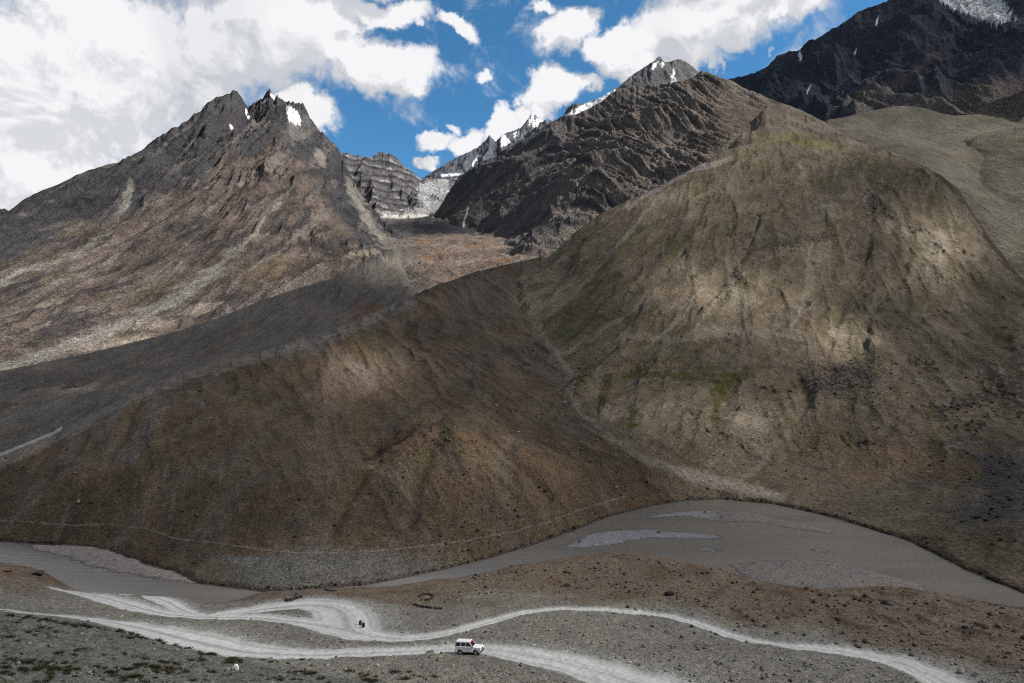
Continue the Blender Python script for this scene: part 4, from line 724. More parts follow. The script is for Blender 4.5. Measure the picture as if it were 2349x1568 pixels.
def empty(name, loc, rz=0):
    o = bpy.data.objects.new(name, None); COL.objects.link(o); o.location = loc; o.rotation_euler = (0, 0, rz); return o
for (u, v, col, lab) in ((826.5, 1432, (.05, .012, .014), 'dark red upright drum by the bend of the upper track, farther from the viewer'), (833.5, 1436, (.016, .014, .014), 'black upright drum by the bend of the upper track, nearer the viewer')):
    bm = bmesh.new(); lathe(bm, [(.27, 0), (.29, .02), (.29, .27), (.305, .29), (.29, .31), (.29, .56), (.305, .58), (.29, .60), (.29, .86), (.27, .88), (.26, .85)]); o = obj('drum', bm, plain('drum_paint', col, .55, .3, .2), None, False); o.scale = (.75,) * 3; o.location = land(u, v) - np.array([0, 0, .03]); tag(o, lab, 'drum', 'drums by the track')
ms = empty('milestone', land(540, 1538, 50), .15)
bm = bmesh.new(); box(bm, -.31, .31, -.14, .14, -.1, .30, (.02, .02, .01, .01)); lathe(bm, [(.285, -.13), (.285, .13)], 24, Matrix.Translation((0, 0, .30)) @ Matrix.Rotation(math.pi / 2, 4, 'X')); obj('body', bm, plain('whitewash', (.75, .74, .71), .8, .12, .1), ms)
bm = bmesh.new(); box(bm, -.22, .02, -.152, -.141, .08, .26); obj('red_mark', bm, plain('red_paint', (.30, .02, .03), .7, .2, .1), ms); tag(ms, 'small white roadside stone with a red mark on the near gravel slope', 'milestone')
bm = bmesh.new(); V, Fc = rock_shape(3, 77); V = V * [.30, .28, .42]; vv = [bm.verts.new(p + .05 * rng.normal(size=3)) for p in V]; [bm.faces.new([vv[i] for i in f]) for f in Fc]
o = obj('tarpaulin', bm, plain('teal_plastic', (.012, .17, .19), .45, .3, .3), None, True); o.location = land(679, 1367) + np.array([0, 0, .35]); tag(o, 'teal plastic tarpaulin bundle above the low wall at the hairpin', 'tarpaulin')
def dry_wall(pl, h, label, n=40):
    P = smooth_poly(pl, 6); bm = bmesh.new()
    for i in range(n):
        t = i / (n - 1) * (len(P) - 1.001); k = int(t); u, v = P[k] + (t - k) * (P[k + 1] - P[k]); p = land(u, v)
        for lay in range(2):
            V, Fc = rock_shape(1, 900 + i * 2 + lay); sz = h * rng.uniform(.45, .65); V = V * [sz * 1.3, sz, sz * .8] + p + [rng.normal(0, .06), rng.normal(0, .08), sz * .4 + lay * h * .5]
            vs = [bm.verts.new(q) for q in V]; [bm.faces.new([vs[j] for j in f]) for f in Fc]
    o = obj('stone_wall', bm, plain('wall_stone', (.060, .050, .046), .9, .5, .3)); tag(o, label, 'stone wall', 'low stone walls on the terrace')
dry_wall([(655,1379),(672,1376),(692,1371)], .55, 'dark low stone wall along the verge of the hairpin'); dry_wall([(950,1389),(962,1393),(974,1395),(990,1397),(1012,1399)], .42, 'broken low line of dark stones on the open terrace', 44); dry_wall([(964,1371),(967,1366),(980,1365),(992,1367),(993,1373),(984,1378),(968,1378)], .36, 'small ring of dark stones above the broken stone line', 40); dry_wall([(746,1354),(756,1357),(772,1357)], .3, 'short row of rust-dark stones near the terrace rim above the hairpin', 22)

# ------------------------------------------------------------------ the white four-wheel-drive car
def build_car():
    white = plain('car_white_paint', (.88, .87, .87), .35, .05, .8, .5); black = plain('car_black_trim', (.016, .016, .017), .6, .2, .1); glass = plain('car_glass', (.012, .014, .016), .08, .1, .5, .6); rub = plain('tyre_rubber', (.018, .017, .016), .9, .3, .1); steel = plain('wheel_steel', (.30, .29, .28), .5, .2, .1, .5); red = plain('car_red', (.42, .02, .03), .4, .1, .2); lamp = plain('lamp_glass', (.55, .56, .55), .15, .1, .1, .6); green = plain('seat_cloth', (.05, .10, .035), .9, .3, .1); amber = plain('lamp_amber', (.5, .14, .02), .3, .1, .1)
    g = land(1077, 1499, 70); yaw = math.radians(-13); fx, fy = math.cos(yaw), math.sin(yaw)
    pts = [(s1 * 1.2, s2 * .7) for s1 in (-1, 1) for s2 in (-1, 1)]; hs = [ground(g[0] + a * fx - b * fy, g[1] + a * fy + b * fx) for a, b in pts]
    zc = sum(hs) / 4; pitch = -((hs[2] + hs[3]) - (hs[0] + hs[1])) / 2 / 2.4; roll = ((hs[1] + hs[3]) - (hs[0] + hs[2])) / 2 / 1.4
    car = empty('car', (g[0], g[1], zc)); car.rotation_mode = 'XYZ'; car.rotation_euler = (math.atan(roll) * .7, math.atan(pitch), yaw); car.scale = (.87,) * 3; tag(car, 'white boxy four-wheel-drive car driving along the lower dirt track', 'car')
    # body shell: side outline with wheel arches, swept across the width
    def arch(cx, r=.43, n=9): return [(cx - r * math.cos(math.pi * i / (n - 1)), .40 + r * .98 * math.sin(math.pi * i / (n - 1))) for i in range(n)]
    out = [(-1.92, .52), (-1.92, .42), (-1.62, .40)] + arch(-1.17) + [(-.70, .40), (.72, .40)] + arch(1.20) + [(1.66, .42), (1.90, .50), (1.94, .62), (1.93, .98), (1.86, 1.04), (.74, 1.12), (.74, 1.12), (-1.90, 1.12), (-1.93, 1.06)]
    out = [p for i, p in enumerate(out) if i == 0 or p != out[i - 1]]
    bm = bmesh.new(); W = .83; rows = []
    for y, ins in ((-W, 0), (-W * .985, .0), (W * .985, 0), (W, 0)): rows.append([bm.verts.new((x, y, z)) for x, z in out])
    for a, b in zip(rows, rows[1:]):
        for i in range(len(out)): j = (i + 1) % len(out); bm.faces.new((a[i], b[i], b[j], a[j]))
    bm.faces.new(rows[0]); bm.faces.new(rows[-1][::-1]); bmesh.ops.triangulate(bm, faces=[f for f in bm.faces if len(f.verts) > 4]); bmesh.ops.recalc_face_normals(bm, faces=bm.faces); body = obj('body', bm, white, car)
    # cabin frame under the roof: pillars, and glass set in them
    x0b, x1b, x0t, x1t, zb, zt, yb, yt = -1.90, .76, -1.84, .20, 1.121, 1.74, .80, .69
    def at(fx_, fz, side): y = yb + (yt - yb) * fz; xa = x0b + (x0t - x0b) * fz; xb = x1b + (x1t - x1b) * fz; return Vector((xa + (xb - xa) * fx_, side * y, zb + (zt - zb) * fz))
    bm = bmesh.new()
    q = [at(0, 0, -1), at(1, 0, -1), at(1, 0, 1), at(0, 0, 1), at(0, 1, -1), at(1, 1, -1), at(1, 1, 1), at(0, 1, 1)]; vs = [bm.verts.new(p) for p in q]
    for f in ((3, 2, 1, 0), (4, 5, 6, 7), (0, 1, 5, 4), (1, 2, 6, 5), (2, 3, 7, 6), (3, 0, 4, 7)): bm.faces.new([vs[i] for i in f])
    obj('cabin', bm, white, car)
    def pane(name, corners, nrm, mat, parent=car, th=.012):
        bm = bmesh.new(); a = [bm.verts.new(c + nrm * .004) for c in corners]; b = [bm.verts.new(c + nrm * th) for c in corners]; n = len(corners)
        bm.faces.new(b); bm.faces.new(a[::-1])
        for i in range(n): bm.faces.new((a[i], a[(i + 1) % n], b[(i + 1) % n], b[i]))
        bmesh.ops.recalc_face_normals(bm, faces=bm.faces); return obj(name, bm, mat, parent)
    for sd_ in (-1, 1):
        nr = Vector((0, sd_, .18)).normalized()
        for fa, fb, fa2, fb2 in ((.02, .29, .03, .36), (.345, .60, .40, .70), (.635, .955, .74, .955)): pane('window', [at(fa, .10, sd_), at(fb, .10, sd_), at(fb2, .86, sd_), at(fa2, .86, sd_)], nr, glass)
        # doors with handles
        for xa, xb in ((-.72, -.02), (.0, .74)):
            bm = bmesh.new(); box(bm, xa, xb, min(sd_ * .8305, sd_ * .838), max(sd_ * .8305, sd_ * .838), .47, 1.10); d = obj('door', bm, white, car); bm = bmesh.new(); box(bm, xa + .06, xa + .18, min(sd_ * .8385, sd_ * .858), max(sd_ * .8385, sd_ * .858), .95, .985); obj('handle', bm, black, d)
        bm = bmesh.new(); box(bm, .66, .76, min(sd_ * .83, sd_ * 1.0), max(sd_ * .83, sd_ * 1.0), 1.13, 1.27); obj('mirror', bm, black, car)
        bm = bmesh.new(); box(bm, 1.55, 1.935, sd_ * .62 - .13, sd_ * .62 + .13, .76, .93); bm2 = bm; h = obj('headlight', bm2, lamp, car); h.location.x = .012
        bm = bmesh.new(); box(bm, -1.945, -1.85, sd_ * .73 - .07, sd_ * .73 + .07, .62, .86); obj('tail_light', bm, red, car)
    pane('emblem', [Vector((-.36, -.838, .80)), Vector((-.24, -.838, .80)), Vector((-.24, -.838, .92)), Vector((-.36, -.838, .92))], Vector((0, -1, 0)), black)
    nf = Vector((.75, 0, .66)).normalized(); pane('windscreen', [at(.998, .06, -1) + Vector((0, .07, 0)), at(.998, .06, 1) - Vector((0, .07, 0)), at(.998, .80, 1) - Vector((0, .06, 0)), at(.998, .80, -1) + Vector((0, .06, 0))], nf, glass)
    pane('sun_strip', [at(.998, .81, -1) + Vector((0, .06, 0)), at(.998, .81, 1) - Vector((0, .06, 0)), at(.998, .97, 1) - Vector((0, .05, 0)), at(.998, .97, -1) + Vector((0, .05, 0))], nf, red)
    pane('rear_window', [at(.0, .12, 1) - Vector((0, .1, 0)), at(0, .12, -1) + Vector((0, .1, 0)), at(0, .86, -1) + Vector((0, .08, 0)), at(0, .86, 1) - Vector((0, .08, 0))], Vector((-1, 0, .1)).normalized(), glass)
    bm = bmesh.new(); box(bm, -1.90, .26, -.72, .72, 1.741, 1.82, (.05, .10, .05, .05)); bmesh.ops.bevel(bm, geom=bm.edges[:], offset=.03, segments=2, affect='EDGES'); roof = obj('roof', bm, white, car)
    bm = bmesh.new(); lathe(bm, [(.05, 1.815), (.055, 1.86), (.035, 1.89)], 10, Matrix.Translation((.02, 0, 0))); obj('beacon', bm, red, roof)
    bm = bmesh.new(); box(bm, .80, 1.84, -.70, .70, 1.085, 1.135, (.02, .03, .03, .03)); vs = [v for v in bm.verts if v.co.x > 1]; [setattr(v.co, 'z', v.co.z - .055) for v in vs]; obj('bonnet', bm, white, car)
    bm = bmesh.new(); box(bm, 1.936, 1.965, -.48, .48, .72, .96); gr = obj('grille', bm, black, car)
    bm = bmesh.new(); box(bm, 1.90, 2.06, -.84, .84, .46, .64); bmesh.ops.bevel(bm, geom=bm.edges[:], offset=.03, segments=1, affect='EDGES'); obj('front_bumper', bm, black, car)
    bm = bmesh.new(); box(bm, -2.03, -1.93, -.82, .82, .46, .62); obj('rear_bumper', bm, black, car)
    bm = bmesh.new(); box(bm, -1.8, 1.8, -.55, .55, .30, .46); obj('chassis', bm, black, car)
    bm = bmesh.new(); [box(bm, xa, xb, -.845, .845, .40, .445) for xa, xb in ((-.70, .70),)]; obj('side_step', bm, black, car)
    def wheel(name, x, y, z, ax, rr=.36):
        M = Matrix.Translation((x, y, z)) @ (Matrix.Rotation(math.pi / 2, 4, 'X') if ax == 'y' else Matrix.Rotation(math.pi / 2, 4, 'Y')); e = empty(name, (0, 0, 0)); e.parent = car
        bm = bmesh.new(); lathe(bm, [(.22, -.10), (rr - .03, -.11), (rr, -.08), (rr, .08), (rr - .03, .11), (.22, .10)], 24, M); t = obj('tyre', bm, rub, e)
        bm = bmesh.new(); lathe(bm, [(.215, -.112), (.20, -.09), (.07, -.085), (.06, -.118), (.06, .118), (.07, .085), (.20, .09), (.215, .112)], 20, M); obj('rim', bm, steel, e)
    for x in (-1.17, 1.20):
        for y in (-.73, .73): wheel('wheel', x, y, .36, 'y')
    wheel('spare_wheel', -2.05, .1, .98, 'x', .34)
    # driver's-side seats seen through the glass are too dark to tell; wipers
    bm = bmesh.new(); box(bm, .50, .79, -.30, -.28, 1.135, 1.155); obj('wiper', bm, black, car)
build_car()

# ------------------------------------------------------------------ light
SUN = np.array([.70, -.10, .70]); SUN /= np.linalg.norm(SUN)
sun_el = math.asin(SUN[2]); sun_az = math.atan2(SUN[0], SUN[1])
sd = bpy.data.lights.new('sun', 'SUN'); sd.energy = 5.0; sd.angle = math.radians(.53); sd.color = (1, .95, .88)
so = bpy.data.objects.new('sun', sd); COL.objects.link(so); so.rotation_euler = Vector(SUN).to_track_quat('Z', 'Y').to_euler(); so.location = (0, 0, 3000)

def world():
    w = bpy.data.worlds.new('World'); scene.world = w; w.use_nodes = True; nt = w.node_tree; nt.nodes.clear(); L = nt.links
    out = nd(nt, 'ShaderNodeOutputWorld'); bg = nd(nt, 'ShaderNodeBackground', inp={'Strength': .1}); sky = nd(nt, 'ShaderNodeTexSky', sky_type='NISHITA')
    sky.sun_disc = False; sky.sun_elevation = sun_el; sky.sun_rotation = sun_az; sky.altitude = 4300; sky.air_density = 1.; sky.dust_density = .4; sky.ozone_density = 3.
    L.new(sky.outputs[0], bg.inputs[0])
    hs = nd(nt, 'ShaderNodeHueSaturation', inp={'Hue': .485, 'Saturation': 1.18, 'Value': 1.32}); L.new(sky.outputs[0], hs.inputs['Color']); L.new(hs.outputs[0], bg.inputs[0])
    tc = nd(nt, 'ShaderNodeTexCoord'); D = tc.outputs['Generated']
    # cloud cover in sky directions: bearing and height above the horizon
    g = bpy.data.node_groups.new('cloud_cover', 'ShaderNodeTree'); g.interface.new_socket('Vector', in_out='INPUT', socket_type='NodeSocketVector'); g.interface.new_socket('Cover', in_out='OUTPUT', socket_type='NodeSocketFloat')
    gi = g.nodes.new('NodeGroupInput'); go = g.nodes.new('NodeGroupOutput'); GL = g.links
    sp = nd(g, 'ShaderNodeSeparateXYZ'); GL.new(gi.outputs[0], sp.inputs[0])
    az = nd(g, 'ShaderNodeMath', operation='ARCTAN2'); GL.new(sp.outputs[0], az.inputs[0]); GL.new(sp.outputs[1], az.inputs[1])
    el = nd(g, 'ShaderNodeMath', operation='ARCSINE'); GL.new(sp.outputs[2], el.inputs[0])
    cb = nd(g, 'ShaderNodeCombineXYZ'); GL.new(az.outputs[0], cb.inputs[0]); GL.new(el.outputs[0], cb.inputs[1])
    # turbulent offset, so that the cloud outlines billow
    wn = nd(g, 'ShaderNodeTexNoise', inp={'Scale': 7., 'Detail': 6., 'Roughness': .62}); GL.new(gi.outputs[0], wn.inputs['Vector'])
    wv = nd(g, 'ShaderNodeVectorMath', operation='MULTIPLY_ADD', inp={1: (.15, .15, 0), 2: (-.075, -.075, 0)}); GL.new(wn.outputs['Color'], wv.inputs[0])
    ps = nd(g, 'ShaderNodeVectorMath', operation='ADD'); GL.new(cb.outputs[0], ps.inputs[0]); GL.new(wv.outputs[0], ps.inputs[1])
    def ang(u, v):
        a, s = ray(u, v); n = math.sqrt(a * a + 1 + s * s); return math.atan2(a, 1), math.asin(s / n)
    blobs = [(250,180,470,270,0,1.25),(-150,250,400,330,0,1.25),(90,360,260,140,-20,1.1),(560,90,330,150,-8,1.25),(860,150,150,75,12,1.1),(690,240,115,50,12,1.0),(860,15,150,45,0,1.0),(1045,62,62,34,30,1.0),(1118,195,24,19,20,.75),(955,45,20,12,0,.5),
             (1300,50,70,55,-30,1.),(1395,85,75,45,-15,1.),(1450,125,110,75,0,1.1),(1620,55,210,85,-8,1.2),(1560,120,140,50,0,1.1),(1790,25,100,42,-14,1.),(1650,140,20,40,-10,.8),(1755,120,9,22,0,.5),(1262,200,66,58,-35,1.1),(1335,185,50,30,0,.8),(1185,268,100,36,-24,1.05),(1070,318,95,38,-22,1.05),(985,345,42,30,-10,.95),(1030,290,28,16,0,.75),(972,400,28,18,0,.9),(1500,180,90,40,0,.8),(1235,0,30,20,0,.7),(1700,-80,500,90,0,1.1),(700,-120,600,110,0,1.2)]
    acc = None
    for (u, v, ru, rv, r, wgt) in blobs:
        a0, e0 = ang(u, v); a1, e1 = ang(u + 1, v); a2, e2 = ang(u, v - 1); sx = math.hypot(a1 - a0, e1 - e0); sy = abs(e2 - e0)
        mp = nd(g, 'ShaderNodeMapping', vector_type='TEXTURE', inp={'Location': (a0, e0, 0), 'Rotation': (0, 0, math.radians(-r) + math.atan2(e1 - e0, a1 - a0)), 'Scale': (ru * sx, rv * sy, 1)}); GL.new(ps.outputs[0], mp.inputs['Vector'])
        ln = nd(g, 'ShaderNodeVectorMath', operation='LENGTH'); GL.new(mp.outputs[0], ln.inputs[0])
        mr = nd(g, 'ShaderNodeMapRange', interpolation_type='SMOOTHSTEP', inp={'From Min': 1.25, 'From Max': .35, 'To Max': wgt}); GL.new(ln.outputs['Value'], mr.inputs['Value'])
        if acc is None: acc = mr.outputs[0]
        else:
            mx = nd(g, 'ShaderNodeMath', operation='MAXIMUM'); GL.new(acc, mx.inputs[0]); GL.new(mr.outputs[0], mx.inputs[1]); acc = mx.outputs[0]
    # the rest of the sky, outside the view, is half clouded
    n0 = nd(g, 'ShaderNodeTexNoise', inp={'Scale': 2.2, 'Detail': 3}); GL.new(gi.outputs[0], n0.inputs['Vector'])
    el2 = nd(g, 'ShaderNodeMapRange', inp={'From Min': .60, 'From Max': .75}); GL.new(sp.outputs[2], el2.inputs['Value'])
    bk = nd(g, 'ShaderNodeMapRange', inp={'From Min': .1, 'From Max': -.2}); GL.new(sp.outputs[1], bk.inputs['Value'])
    mo = nd(g, 'ShaderNodeMath', operation='MAXIMUM'); GL.new(el2.outputs[0], mo.inputs[0]); GL.new(bk.outputs[0], mo.inputs[1])
    n0r = nd(g, 'ShaderNodeMapRange', inp={'From Min': .36, 'From Max': .55, 'To Max': 1.0}); GL.new(n0.outputs['Fac'], n0r.inputs['Value'])
    mm = nd(g, 'ShaderNodeMath', operation='MULTIPLY'); GL.new(n0r.outputs[0], mm.inputs[0]); GL.new(mo.outputs[0], mm.inputs[1])
    mx = nd(g, 'ShaderNodeMath', operation='MAXIMUM'); GL.new(acc, mx.inputs[0]); GL.new(mm.outputs[0], mx.inputs[1])
    n1 = nd(g, 'ShaderNodeTexNoise', inp={'Scale': 12., 'Detail': 12., 'Roughness': .66, 'Distortion': .5}); GL.new(gi.outputs[0], n1.inputs['Vector'])
    ma = nd(g, 'ShaderNodeMath', operation='MULTIPLY_ADD', inp={1: 2.0, 2: -1.0}); GL.new(n1.outputs['Fac'], ma.inputs[0])
    ad = nd(g, 'ShaderNodeMath', operation='ADD'); GL.new(mx.outputs[0], ad.inputs[0]); GL.new(ma.outputs[0], ad.inputs[1]); GL.new(ad.outputs[0], go.inputs[0])
    def cover(vec):
        n = nd(nt, 'ShaderNodeGroup'); n.node_tree = g; L.new(vec, n.inputs[0]); return n.outputs[0]
    c0 = cover(D)
    off = nd(nt, 'ShaderNodeVectorMath', operation='ADD', inp={1: (.020, -.004, .034)}); L.new(D, off.inputs[0]); c1 = cover(off.outputs[0])
    al = nd(nt, 'ShaderNodeMapRange', interpolation_type='SMOOTHSTEP', inp={'From Min': .06, 'From Max': .78}); L.new(c0, al.inputs['Value'])
    df = nd(nt, 'ShaderNodeMath', operation='SUBTRACT'); L.new(c0, df.inputs[0]); L.new(c1, df.inputs[1])
    lit = nd(nt, 'ShaderNodeMapRange', inp={'From Min': -.25, 'From Max': .2, 'To Min': 0., 'To Max': 1.}); L.new(df.outputs[0], lit.inputs['Value'])
    th = nd(nt, 'ShaderNodeMapRange', inp={'From Min': .5, 'From Max': 1.5, 'To Min': 1, 'To Max': .55}); L.new(c0, th.inputs['Value'])
    big = nd(nt, 'ShaderNodeTexNoise', inp={'Scale': 3.6, 'Detail': 4, 'Roughness': .55}); L.new(D, big.inputs['Vector'])
    bgr = nd(nt, 'ShaderNodeMapRange', inp={'From Min': .36, 'From Max': .6, 'To Min': .80, 'To Max': 1.12}); L.new(big.outputs['Fac'], bgr.inputs['Value'])
    m1 = nd(nt, 'ShaderNodeMath', operation='MULTIPLY_ADD', inp={1: .45, 2: .62}); L.new(lit.outputs[0], m1.inputs[0])
    m2 = nd(nt, 'ShaderNodeMath', operation='MULTIPLY'); L.new(m1.outputs[0], m2.inputs[0]); L.new(bgr.outputs[0], m2.inputs[1])
    cc = nd(nt, 'ShaderNodeValToRGB'); cc.color_ramp.elements[0].position = .3; cc.color_ramp.elements[0].color = (.42, .46, .52, 1); cc.color_ramp.elements[1].position = 1.; cc.color_ramp.elements[1].color = (.98, .98, 1., 1)
    L.new(m2.outputs[0], cc.inputs[0])
    # overhead and behind the viewer unseen cloud is dimmed to dull grey to lower the ambient light
    s2 = nd(nt, 'ShaderNodeSeparateXYZ'); L.new(D, s2.inputs[0])
    e2 = nd(nt, 'ShaderNodeMapRange', inp={'From Min': .58, 'From Max': .72}); L.new(s2.outputs[2], e2.inputs['Value']); b2 = nd(nt, 'ShaderNodeMapRange', inp={'From Min': .15, 'From Max': -.15}); L.new(s2.outputs[1], b2.inputs['Value'])
    x2 = nd(nt, 'ShaderNodeMath', operation='MAXIMUM'); L.new(e2.outputs[0], x2.inputs[0]); L.new(b2.outputs[0], x2.inputs[1]); st = nd(nt, 'ShaderNodeMapRange', inp={'To Min': .63, 'To Max': .17}); L.new(x2.outputs[0], st.inputs['Value'])
    cl = nd(nt, 'ShaderNodeBackground', inp={'Strength': 1.}); L.new(cc.outputs[0], cl.inputs[0]); L.new(st.outputs[0], cl.inputs[1])
    ms = nd(nt, 'ShaderNodeMixShader'); L.new(al.outputs[0], ms.inputs[0]); L.new(bg.outputs[0], ms.inputs[1]); L.new(cl.outputs[0], ms.inputs[2]); L.new(ms.outputs[0], out.inputs[0])
world()

# ------------------------------------------------------------------ unseen cloud deck added overhead (out of frame), shaped to shade the valley
def cloud_bank(zr, cell, x0, x1, y0, y1, names, clear=()):
    """a lumpy closed cloud deck; its depth is shaped to give each place below a set share of sun"""
    zc = zr + CAMZ; st = 2
    P = np.stack([XX, YY, HZ], -1)[::st, ::st].reshape(-1, 3); u = PU[::st, ::st].ravel(); v = PV[::st, ::st].ravel(); ow = OWN[::st, ::st].ravel()
    smax = np.maximum.accumulate(S, 0)[::st, ::st].ravel(); sel = (S[::st, ::st].ravel() >= smax - .004) & (u > -250) & (u < 2600) & (v > -250) & (v < 1750) & np.isin(ow, [LID[q] for q in names + clear])
    P = P[sel].astype(float); u = u[sel]; v = v[sel]; ow = ow[sel]; T = np.zeros(len(P))
    for n, t in SUNLIT.items(): T[ow == LID[n]] = t
    for (uu, vv, ru, rv, t, nn) in SPOTS:
        d = np.hypot((u - uu) / ru, (v - vv) / rv); w = np.exp(-(d ** 3) * .9) * np.isin(ow, [LID[q] for q in nn]); T += (t - T) * w
    T[np.isin(ow, [LID[q] for q in clear])] = 1.
    k = (zc - P[:, 2]) / SUN[2]; X = P[:, 0] + k * SUN[0]; Y = P[:, 1] + k * SUN[1]
    nx, ny = int((x1 - x0) / cell), int((y1 - y0) / cell)
    i = ((X - x0) / cell).astype(int); j = ((Y - y0) / cell).astype(int); m = (k > 0) & (i >= 0) & (i < nx) & (j >= 0) & (j < ny)
    idx = j[m] * nx + i[m]; W = np.bincount(idx, minlength=nx * ny).astype(float).reshape(ny, nx); V = np.bincount(idx, T[m], minlength=nx * ny).reshape(ny, nx)
    W0 = np.minimum(W, 3); V = V / np.maximum(W, 1e-9) * W0; W = W0
    def blur(a):
        p = np.pad(a, 1, mode='edge'); return (p[:-2, 1:-1] + p[2:, 1:-1] + p[1:-1, :-2] + p[1:-1, 2:] + 2 * p[1:-1, 1:-1]) / 6
    fill = np.where(W > .5, V / np.maximum(W, 1e-9), .4); known = W > .5
    Vb, Wb = V + 1e-4 * .4, W + 1e-4
    for _ in range(40): Vb, Wb = blur(Vb), blur(Wb)
    T = np.where(known, fill, Vb / Wb)
    for _ in range(2): T = blur(T)
    gx = x0 + (np.arange(nx) + .5) * cell; gy = y0 + (np.arange(ny) + .5) * cell; GX, GY = np.meshgrid(gx, gy)
    T = np.clip(T * (1 + .9 * fbm(GX / 110, GY / 110, 6, gain=.62, seed=901)), 0, 1)
    dens = 1 - T
    edge = np.minimum.reduce([GX - x0, x1 - GX, GY - y0, y1 - GY]) / 150; dens = dens * np.clip(edge, 0, 1)
    dens[(zr / np.maximum(GY, 1) < .69) & (np.abs(GX) < 1.12 * np.maximum(GY, 1))] = 0
    zb = zc - 25 * dens - 25 * dens * fbm(GX / 160, GY / 160, 3, seed=905); zt = zc + 12 + 190 * dens + 90 * dens * fbm(GX / 240, GY / 240, 4, seed=908)
    keep = dens > .03; lean = lambda zz: np.stack([GX + (zz - zc) / SUN[2] * SUN[0], GY + (zz - zc) / SUN[2] * SUN[1], zz], -1).reshape(-1, 3)
    vs = np.concatenate([lean(zb), lean(zt)]); n = nx * ny      # deck sheared along the sun so its gaps stay aligned
    q = keep[:-1, :-1] | keep[1:, :-1] | keep[:-1, 1:] | keep[1:, 1:]; fs = []
    for r, c in zip(*np.where(q)):
        a = int(r * nx + c); b = a + 1; d = a + nx; e = d + 1
        fs.append((a, d, e, b)); fs.append((a + n, b + n, e + n, d + n))
        if r == 0 or not q[r - 1, c]: fs.append((a, b, b + n, a + n))
        if r == ny - 2 or not q[r + 1, c]: fs.append((e, d, d + n, e + n))
        if c == 0 or not q[r, c - 1]: fs.append((d, a, a + n, d + n))
        if c == nx - 2 or not q[r, c + 1]: fs.append((b, e, e + n, b + n))
    return vs, fs, np.concatenate([dens.ravel(), dens.ravel()])
def shade_clouds():
    banks = [cloud_bank(1300., 11., 300, 2950, -700, 1750, ('near', 'brown', 'moraine', 'righthill', 'backhill', 'spurhill'), ('debris', 'leftmtn', 'strata')), cloud_bank(2700., 34., 900, 6600, 300, 3400, ('debris', 'leftmtn', 'strata', 'darkmtn', 'cirque', 'farpeak', 'greypeak'), ('near', 'brown', 'moraine', 'righthill', 'backhill', 'spurhill'))]
    vs, fs, dn, o_ = [], [], [], 0
    for V, Fc, dd in banks:
        vs.append(V); fs += [tuple(i + o_ for i in f) for f in Fc]; dn.append(dd); o_ += len(V)
    me = bpy.data.meshes.new('unseen_clouds'); me.from_pydata(np.concatenate(vs).tolist(), [], fs)
    at = me.attributes.new('cloud_depth', 'FLOAT', 'POINT'); at.data.foreach_set('value', np.concatenate(dn).astype(np.float32))
    me.polygons.foreach_set('use_smooth', np.ones(len(fs), bool))
    m, nt = nodes('cloud_vapour'); L = nt.links; out = nd(nt, 'ShaderNodeOutputMaterial'); at = nd(nt, 'ShaderNodeAttribute', attribute_name='cloud_depth')
    one = nd(nt, 'ShaderNodeMath', operation='SUBTRACT', inp={0: 1.}); L.new(at.outputs['Fac'], one.inputs[1]); sq = nd(nt, 'ShaderNodeMath', operation='SQRT'); L.new(one.outputs[0], sq.inputs[0])
    tr = nd(nt, 'ShaderNodeBsdfTransparent'); tl = nd(nt, 'ShaderNodeBsdfTranslucent', inp={'Color': (.95, .95, .97, 1)}); di = nd(nt, 'ShaderNodeBsdfDiffuse', inp={'Color': (.95, .95, .97, 1)})
    m1 = nd(nt, 'ShaderNodeMixShader', inp={0: .35}); L.new(tl.outputs[0], m1.inputs[1]); L.new(di.outputs[0], m1.inputs[2])
    m2 = nd(nt, 'ShaderNodeMixShader'); L.new(sq.outputs[0], m2.inputs[0]); L.new(m1.outputs[0], m2.inputs[1]); L.new(tr.outputs[0], m2.inputs[2]); L.new(m2.outputs[0], out.inputs[0])
    me.materials.append(m); o = bpy.data.objects.new('unseen_clouds', me); COL.objects.link(o); o['kind'] = 'stuff'; o['label'] = 'unseen cloud deck overhead, shaped to shade the valley'
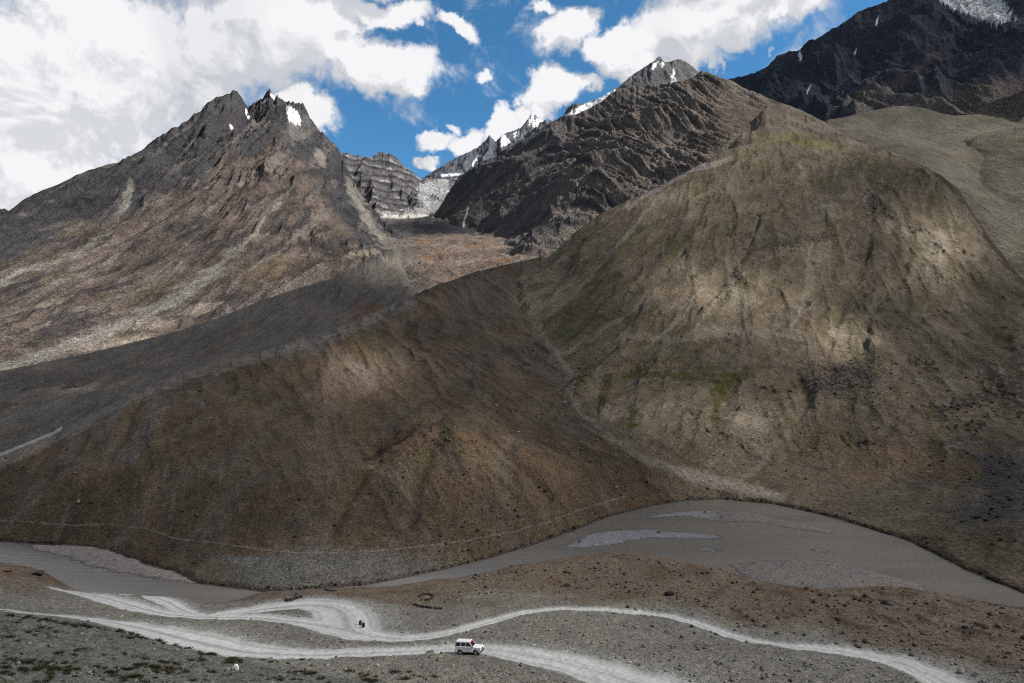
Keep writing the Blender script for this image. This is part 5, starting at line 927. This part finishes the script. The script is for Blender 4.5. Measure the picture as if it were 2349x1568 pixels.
SUNLIT = dict(near=.37, brown=.12, moraine=.13, debris=1., leftmtn=.86, strata=.8, righthill=.24, backhill=.5, spurhill=.42, darkmtn=.16, cirque=1., farpeak=1., greypeak=1.)
RH = ('righthill',); ANY = tuple(LID)
SPOTS = [(830,855,110,60,.6,('brown',)), (740,1310,350,60,.42,('brown',)), (740,800,60,25,.25,('brown',)), (1030,1060,190,80,.42,('brown',)), (1690,690,170,60,.85,RH), (1560,630,40,40,.7,RH), (1930,770,70,50,1.,RH), (2150,570,95,90,.85,RH), (1560,470,160,70,.48,RH), (1850,350,200,50,.55,RH), (1680,390,200,60,.55,RH), (1770,295,180,50,.6,RH), (2000,420,120,60,.25,RH), (1900,620,60,100,.45,RH), (1700,970,180,80,.5,RH), (1620,1100,200,40,.55,RH), (2050,1020,180,70,.4,RH), (1330,700,110,130,.08,RH), (2300,1150,160,160,.02,RH), (2300,750,90,120,.08,RH), (2050,720,70,60,.1,RH),
         (2000,220,130,50,.55,('darkmtn',)), (2270,230,120,50,.4,('darkmtn',)), (2250,10,90,40,.35,('darkmtn',)), (2080,270,140,30,.34,('backhill',)), (960,523,130,20,.04,('debris',)), (890,600,80,45,.7,('moraine',)), (1100,640,200,20,.9,('debris',)), (150,450,200,60,.6,('leftmtn',)), (250,770,330,60,1.,('leftmtn',)), (430,560,160,60,.62,('leftmtn',)), (700,560,80,60,1.,('leftmtn',)), (1150,420,130,60,.5,('strata',)), (1060,510,60,50,.3,('strata',))]
shade_clouds()


# ------------------------------------------------------------------ camera and render settings
cam = bpy.data.cameras.new('camera'); co = bpy.data.objects.new('camera', cam); COL.objects.link(co); scene.camera = co
cam.sensor_width = 36; cam.lens = 36 * F / 2349; cam.clip_end = 30000; cam.clip_start = .5
co.location = (0, 0, CAMZ); co.rotation_euler = (math.radians(90 + 1.5), 0, 0)
scene.cycles.use_denoising = False; scene.cycles.pixel_filter_type = 'BLACKMAN_HARRIS'; scene.cycles.filter_width = 1.1
scene.view_settings.view_transform = 'Standard'; scene.view_settings.look = 'None'; scene.view_settings.exposure = .58; scene.view_settings.gamma = 1
